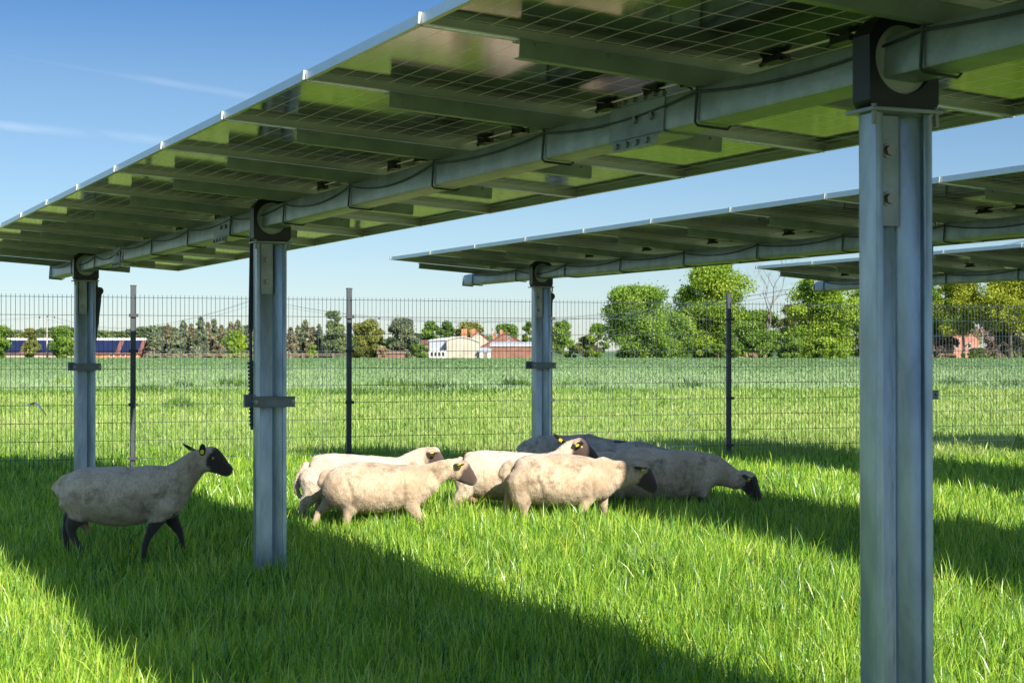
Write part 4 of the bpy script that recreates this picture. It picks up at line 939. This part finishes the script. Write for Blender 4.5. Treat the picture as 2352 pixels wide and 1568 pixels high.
M['tin'] = mat('grey_fibre_cement', (.42, .44, .45), .6, var2=(.30, .32, .33), vscale=.6); M['pvroof'] = mat('roof_solar_panels', (.012, .018, .06), .15, var=.2, vscale=2)
M['win'] = mat('dark_window', (.03, .035, .04), .15); M['greywall'] = mat('grey_blue_wall', (.30, .33, .36), .8, var=.15, vscale=.5); M['wood'] = mat('weathered_wood', (.20, .16, .12), .9, var=.3, vscale=2)
M['concrete'] = mat('concrete_pole', (.42, .38, .33), .9, var=.2, vscale=2); M['pink'] = mat('salmon_render', (.42, .20, .14), .9, var2=(.30, .14, .10), vscale=.7)
def frame_at(u, y): 
    k = F / y; return (u - CX) / k, k
def hv(v, k): return (806 + HC * k - v) / k
def solar_barn():
    y = 362; x0, k = frame_at(-160, y); x1, _ = frame_at(326, y); root = empty('solar_barn', ((x0 + x1) / 2, y, 0)); L = (x1 - x0) / 2
    tag(root, 'long low barn with dark blue solar roof and orange brick end', 'barn')
    he = hv(813, k); hr = hv(781, k); dp = 9
    xs, _ = frame_at(216, y); xs -= (x0 + x1) / 2
    b = MB(); b.box(-L + .3, xs, 0.001, dp, 0, he); b.build('wall', M['render'], root)
    b = MB(); b.box(xs + .003, L - .3, 0, dp, 0, he); b.build('wall', M['brick_orange'], root)['label'] = 'orange brick end wall'
    b = MB(); b.box(-L + .3, xs - .1, -.05, -.003, 0, he * .22); b.build('plinth', M['wood'], root)
    b = MB(); b.prism([(-.4, he), (dp / 2, hr), (dp + .4, he), (dp + .4, he + .18), (dp / 2, hr + .2), (-.4, he + .18)], -L, L, 'x'); rf = b.build('roof', M['tile'], root)
    b = MB(); b.prism([(dp / 2 - .7, hr + .02), (dp / 2 - .5, hr + .38), (dp / 2, hr + .5), (dp / 2 + .7, hr + .02)], -L, L, 'x'); b.build('ridge_cap', M['white'], rf)
    sl = Vector((0, dp / 2 + .4, hr - he)); 
    n_ = 34; xa = -L + .8; st = (2 * L - 1.6) / n_
    for i in range(n_):
        gp = .25 if i % 8 == 6 else 1
        b = MB()
        for j in range(1):
            f0, f1 = .03, .95
            p0 = Vector((xa + i * st + .02, -.4, he + .18)) + sl * f0; p1 = Vector((xa + (i + gp) * st - .02, -.4, he + .18)) + sl * f1
            up = Vector((0, -.05, .09))
            q = [Vector((p0.x, p0.y, p0.z)) + up, Vector((p1.x, p0.y, p0.z)) + up, Vector((p1.x, p1.y, p1.z)) + up, Vector((p0.x, p1.y, p1.z)) + up]
            dn = Vector((0, .02, -.05)); b.add(q + [p + dn for p in q], [(0, 1, 2, 3), (7, 6, 5, 4), (0, 4, 5, 1), (1, 5, 6, 2), (2, 6, 7, 3), (3, 7, 4, 0)])
        b.build('roof_solar_panel', M['pvroof'], rf)
    for u in (256, 283, 310):
        xx, _ = frame_at(u, y); xx -= (x0 + x1) / 2; b = MB(); b.box(xx - .55, xx + .55, -.06, -.002, he * .42, he * .88); w_ = b.build('window', M['white'], root)
        b = MB(); b.box(xx - .4, xx + .4, -.08, -.062, he * .5, he * .8); b.build('pane', M['win'], w_)
solar_barn()
def gable_house(name, u0, u1, vr, ve, y, wall, roofm, label, dp=7, chim=(), wins=(), gable_front=True, cat='house', over=.25):
    x0, k = frame_at(u0, y); x1, _ = frame_at(u1, y); L = (x1 - x0) / 2; root = empty(name, ((x0 + x1) / 2, y, 0)); tag(root, label, cat)
    he, hr = hv(ve, k), hv(vr, k)
    b = MB()
    b.prism([(-L, 0), (L, 0), (L, he), (0, hr), (-L, he)], 0, dp, 'y'); b.build('wall', wall, root)
    b = MB(); b.prism([(-L - over, he - .12), (0, hr + .02), (L + over, he - .12), (L + over, he + .1), (0, hr + .26), (-L - over, he + .1)], -.15, dp + .15, 'y'); rf = b.build('roof', roofm, root)
    for cx_, cz, w_ in chim:
        b = MB(); b.box(cx_ - w_, cx_ + w_, dp * .5, dp * .5 + .8, he, cz); b.build('chimney', M['brick_orange'], rf)
    for wx, wz, ww, wh in wins:
        b = MB(); b.box(wx - ww, wx + ww, -.06, -.002, wz - wh, wz + wh); q = b.build('window', M['white'], root)
        b = MB(); b.box(wx - ww * .75, wx + ww * .75, -.08, -.062, wz - wh * .8, wz + wh * .8); b.build('pane', M['win'], q)
    return root
gable_house('brick_house', 1101, 1222, 765, 800, 352, M['brick_red'], M['tile'], 'red brick gable house with tiled roof left of the middle solar post', 9, chim=((-.9, 5.9, .35), (-2.4, 5.4, .3)), wins=((.7, 4.2, .25, .3), (.6, 3.2, .4, .35)))
gable_house('cream_house', 1062, 1134, 763, 792, 368, M['render'], M['tile'], 'cream gable house with two orange chimneys behind the white hall', 8, chim=((-3.1, 6.3, .6), (-1.1, 6.3, .6)), wins=((-.3, 2.6, .5, .5),))
def hall():
    y = 336; x0, k = frame_at(1026, y); x1, _ = frame_at(1101, y); xl, _ = frame_at(985, y); root = empty('hall', (x0, y, 0)); tag(root, 'pale hall with low curved roof and cream gable wall', 'hall')
    w = x1 - x0; he = hv(790, k); hr = hv(774, k); dp = 13
    arc = [(w * t, he + (hr - he) * math.sin(math.pi * (.18 + .72 * t)) - .1) for t in [i / 12 for i in range(13)]]
    b = MB(); b.prism([(0, 0), (w, 0)] + arc[::-1], 0, 4.8, 'y'); b.build('wall', M['render'], root)
    b = MB(); b.box(xl - x0, -.003, 2.5, 4.8, 0, hv(782, k)); b.build('side_wall', M['greywall'], root)
    b = MB(); n_ = len(arc); up = [(a, z + .22) for a, z in arc]
    b.prism(arc + up[::-1], -.2, 5.2, 'y'); b.build('roof', M['tin'], root)
    b = MB(); b.prism([(xl - x0 - .3, hv(783, k)), (-.01, hv(781, k)), (w * .45, hv(773, k)), (w * .4, hv(772, k)), (xl - x0 + 2, hv(776, k)), (xl - x0 - .3, hv(781, k))], 2.2, 5.3, 'y'); b.build('side_roof', M['tin'], root)
    b = MB(); b.box(xl - x0, -.05, 0, 2.4, hv(806, k) + .002, hv(804.5, k)); b.box(xl - x0, -.05, 0.05, 2.35, 0, hv(806, k)); an = b.build('annex', M['white'], root)
    for i in range(4):
        b = MB(); xx = xl - x0 + .6 + i * .75; b.box(xx - .25, xx + .25, -.02, .046, .45, 1.25); b.build('pane', M['win'], an)
hall()
def flat_shed(name, u0, u1, vt, y, wall, roofm, label, dp=6, door=None, vr=4.5):
    x0, k = frame_at(u0, y); x1, _ = frame_at(u1, y); root = empty(name, ((x0 + x1) / 2, y, 0)); tag(root, label, 'shed'); L = (x1 - x0) / 2; h = hv(vt, k)
    b = MB(); b.box(-L, L, 0, dp, 0, h - .001); b.build('wall', wall, root)
    b = MB(); b.prism([(-.25, h), (dp, h + .7), (dp, h + .9), (-.25, h + .28)], -L - .2, L + .2, 'x'); b.build('roof', roofm, root)
    if door: b = MB(); b.box(door[0], door[1], -.05, -.002, 0, door[2]); b.build('door', M['wood'], root)
flat_shed('brick_shed', 1128, 1262, 795, 338, M['brick_red'], M['tin'], 'long red brick shed with grey flat roof beside the middle solar post', 7)
flat_shed('white_shed', 1101, 1127, 808, 335, M['white'], M['tin'], 'small white lean-to shed between the pale hall and the brick shed', 4, (-.3, .5, 1.3))
flat_shed('dark_shed', 948, 984, 790, 346, M['wood'], M['tile'], 'dark wooden shed with reddish roof left of the white hall', 6)
flat_shed('garden_shed', 868, 930, 812, 341, M['brick_red'], M['wood'], 'low reddish brown garden shed under the dark pine', 3)
gable_house('salmon_house', 2176, 2248, 752, 778, 328, M['pink'], M['tile'], 'salmon red house glimpsed behind the oaks at right', 8, wins=((-1.2, 2.5, .4, .5), (1.2, 2.5, .4, .5)))
def rail_fence():
    root = empty('rail_fence', (0, 340, 0)); tag(root, 'low weathered rail fence in front of the spruce belt', 'fence')
    for u0, u1 in ((338, 582), (660, 800)):
        x0, k = frame_at(u0, 340); x1, _ = frame_at(u1, 340); n_ = int((x1 - x0) / 2.6)
        for i in range(n_ + 1):
            b = MB(); x = x0 + (x1 - x0) * i / n_; b.box(x - .09, x + .09, -.09, .09, 0, 1.05 + .12 * math.sin(i * 2.1)); b.build('post', M['wood'], root)
        for z in (.55, .9):
            b = MB(); b.box(x0, x1, -.14, -.095, z - .07, z + .07); b.build('rail', M['wood'], root)
rail_fence()
# utility poles and wires
def upole(u, vt, y, label, arm=1.25):
    x, k = frame_at(u, y); h = hv(vt, k); root = empty('utility_pole', (x, y, 0)); tag(root, label, 'utility pole', 'poles of the overhead line')
    t = MB(); t.tube([(0, 0, 0), (0, 0, h * .5), (0, 0, h)], [.17, .14, .11], 10); t.build('pole', M['concrete'], root)
    t = MB(); t.box(-arm, arm, -.06, .06, h - .32, h - .2); t.build('crossarm', M['concrete'], root)
    tops = []
    for s in (-1, 0, 1):
        z = h - .2 if s else h
        t = MB(); t.tube([(s * arm * .96, 0, z), (s * arm * .96, 0, z + .12), (s * arm * .96, 0, z + .2), (s * arm * .96, 0, z + .42)], [.05, .14, .10, .12], 8); t.build('insulator', M['black'], root)
        tops.append(Vector((x + s * arm * .96, y, z + .42)))
    return tops
p1 = upole(108, 729, 352, 'thin concrete utility pole in front of the solar barn', 1.6)
p2 = upole(594, 692, 232, 'utility pole hidden behind the second solar post, one insulator showing', 1.0)
p0 = upole(-420, 712, 300, 'utility pole beyond the left edge')
p3 = upole(2560, 520, 110, 'utility pole beyond the right edge')
M['wire'] = mat('overhead_wire', (.16, .19, .22), .5, .5)
def wires(A, B, sag):
    for i, (a, b) in enumerate(zip(A, B)):
        t = MB(); K = 28; t.tube([a.lerp(b, j / K) - Vector((0, 0, sag * 4 * (j / K) * (1 - j / K))) for j in range(K + 1)], .017, 4)
        o = t.build('overhead_wire', M['wire']); tag(o, ['left strand', 'middle strand', 'right strand'][i] + ' of the overhead line, ' + WL, 'wire', 'strands of the overhead line')
WL = 'span ending at the left edge'; wires(p0, p1, 1.6)
WL = 'span left of the second solar post'; wires(p1, p2, 3.2)
WL = 'rising towards the right above the village'; wires(p2, p3, 4.6)
# tiny bird
def bird(u, v, y, label):
    c = W(u, v, y); b = MB(); b.tube([(-.11, 0, 0), (-.04, 0, .01), (.06, 0, .005), (.12, 0, .02)], [.008, .035, .03, .008], 8)
    b.add([(-.03, 0, .02), (.04, 0, .02), (.0, -.22, .10), (-.05, -.20, .09), (-.03, 0, .028), (.04, 0, .028), (0, -.22, .106), (-.05, -.2, .096)], [(0, 1, 2, 3), (7, 6, 5, 4), (0, 4, 5, 1), (1, 5, 6, 2), (2, 6, 7, 3), (3, 7, 4, 0)])
    b.add([(-.03, 0, .02), (.04, 0, .02), (.0, .22, .10), (-.05, .20, .09), (-.03, 0, .028), (.04, 0, .028), (0, .22, .106), (-.05, .2, .096)], [(0, 3, 2, 1), (7, 4, 5, 6), (0, 1, 5, 4), (1, 2, 6, 5), (2, 3, 7, 6), (3, 0, 4, 7)])
    o = b.build('bird', M['black'], None, False, c, (0, 0, .6)); tag(o, label, 'bird')
bird(871, 732, 120, 'small dark bird in the air above the yellowish willow')
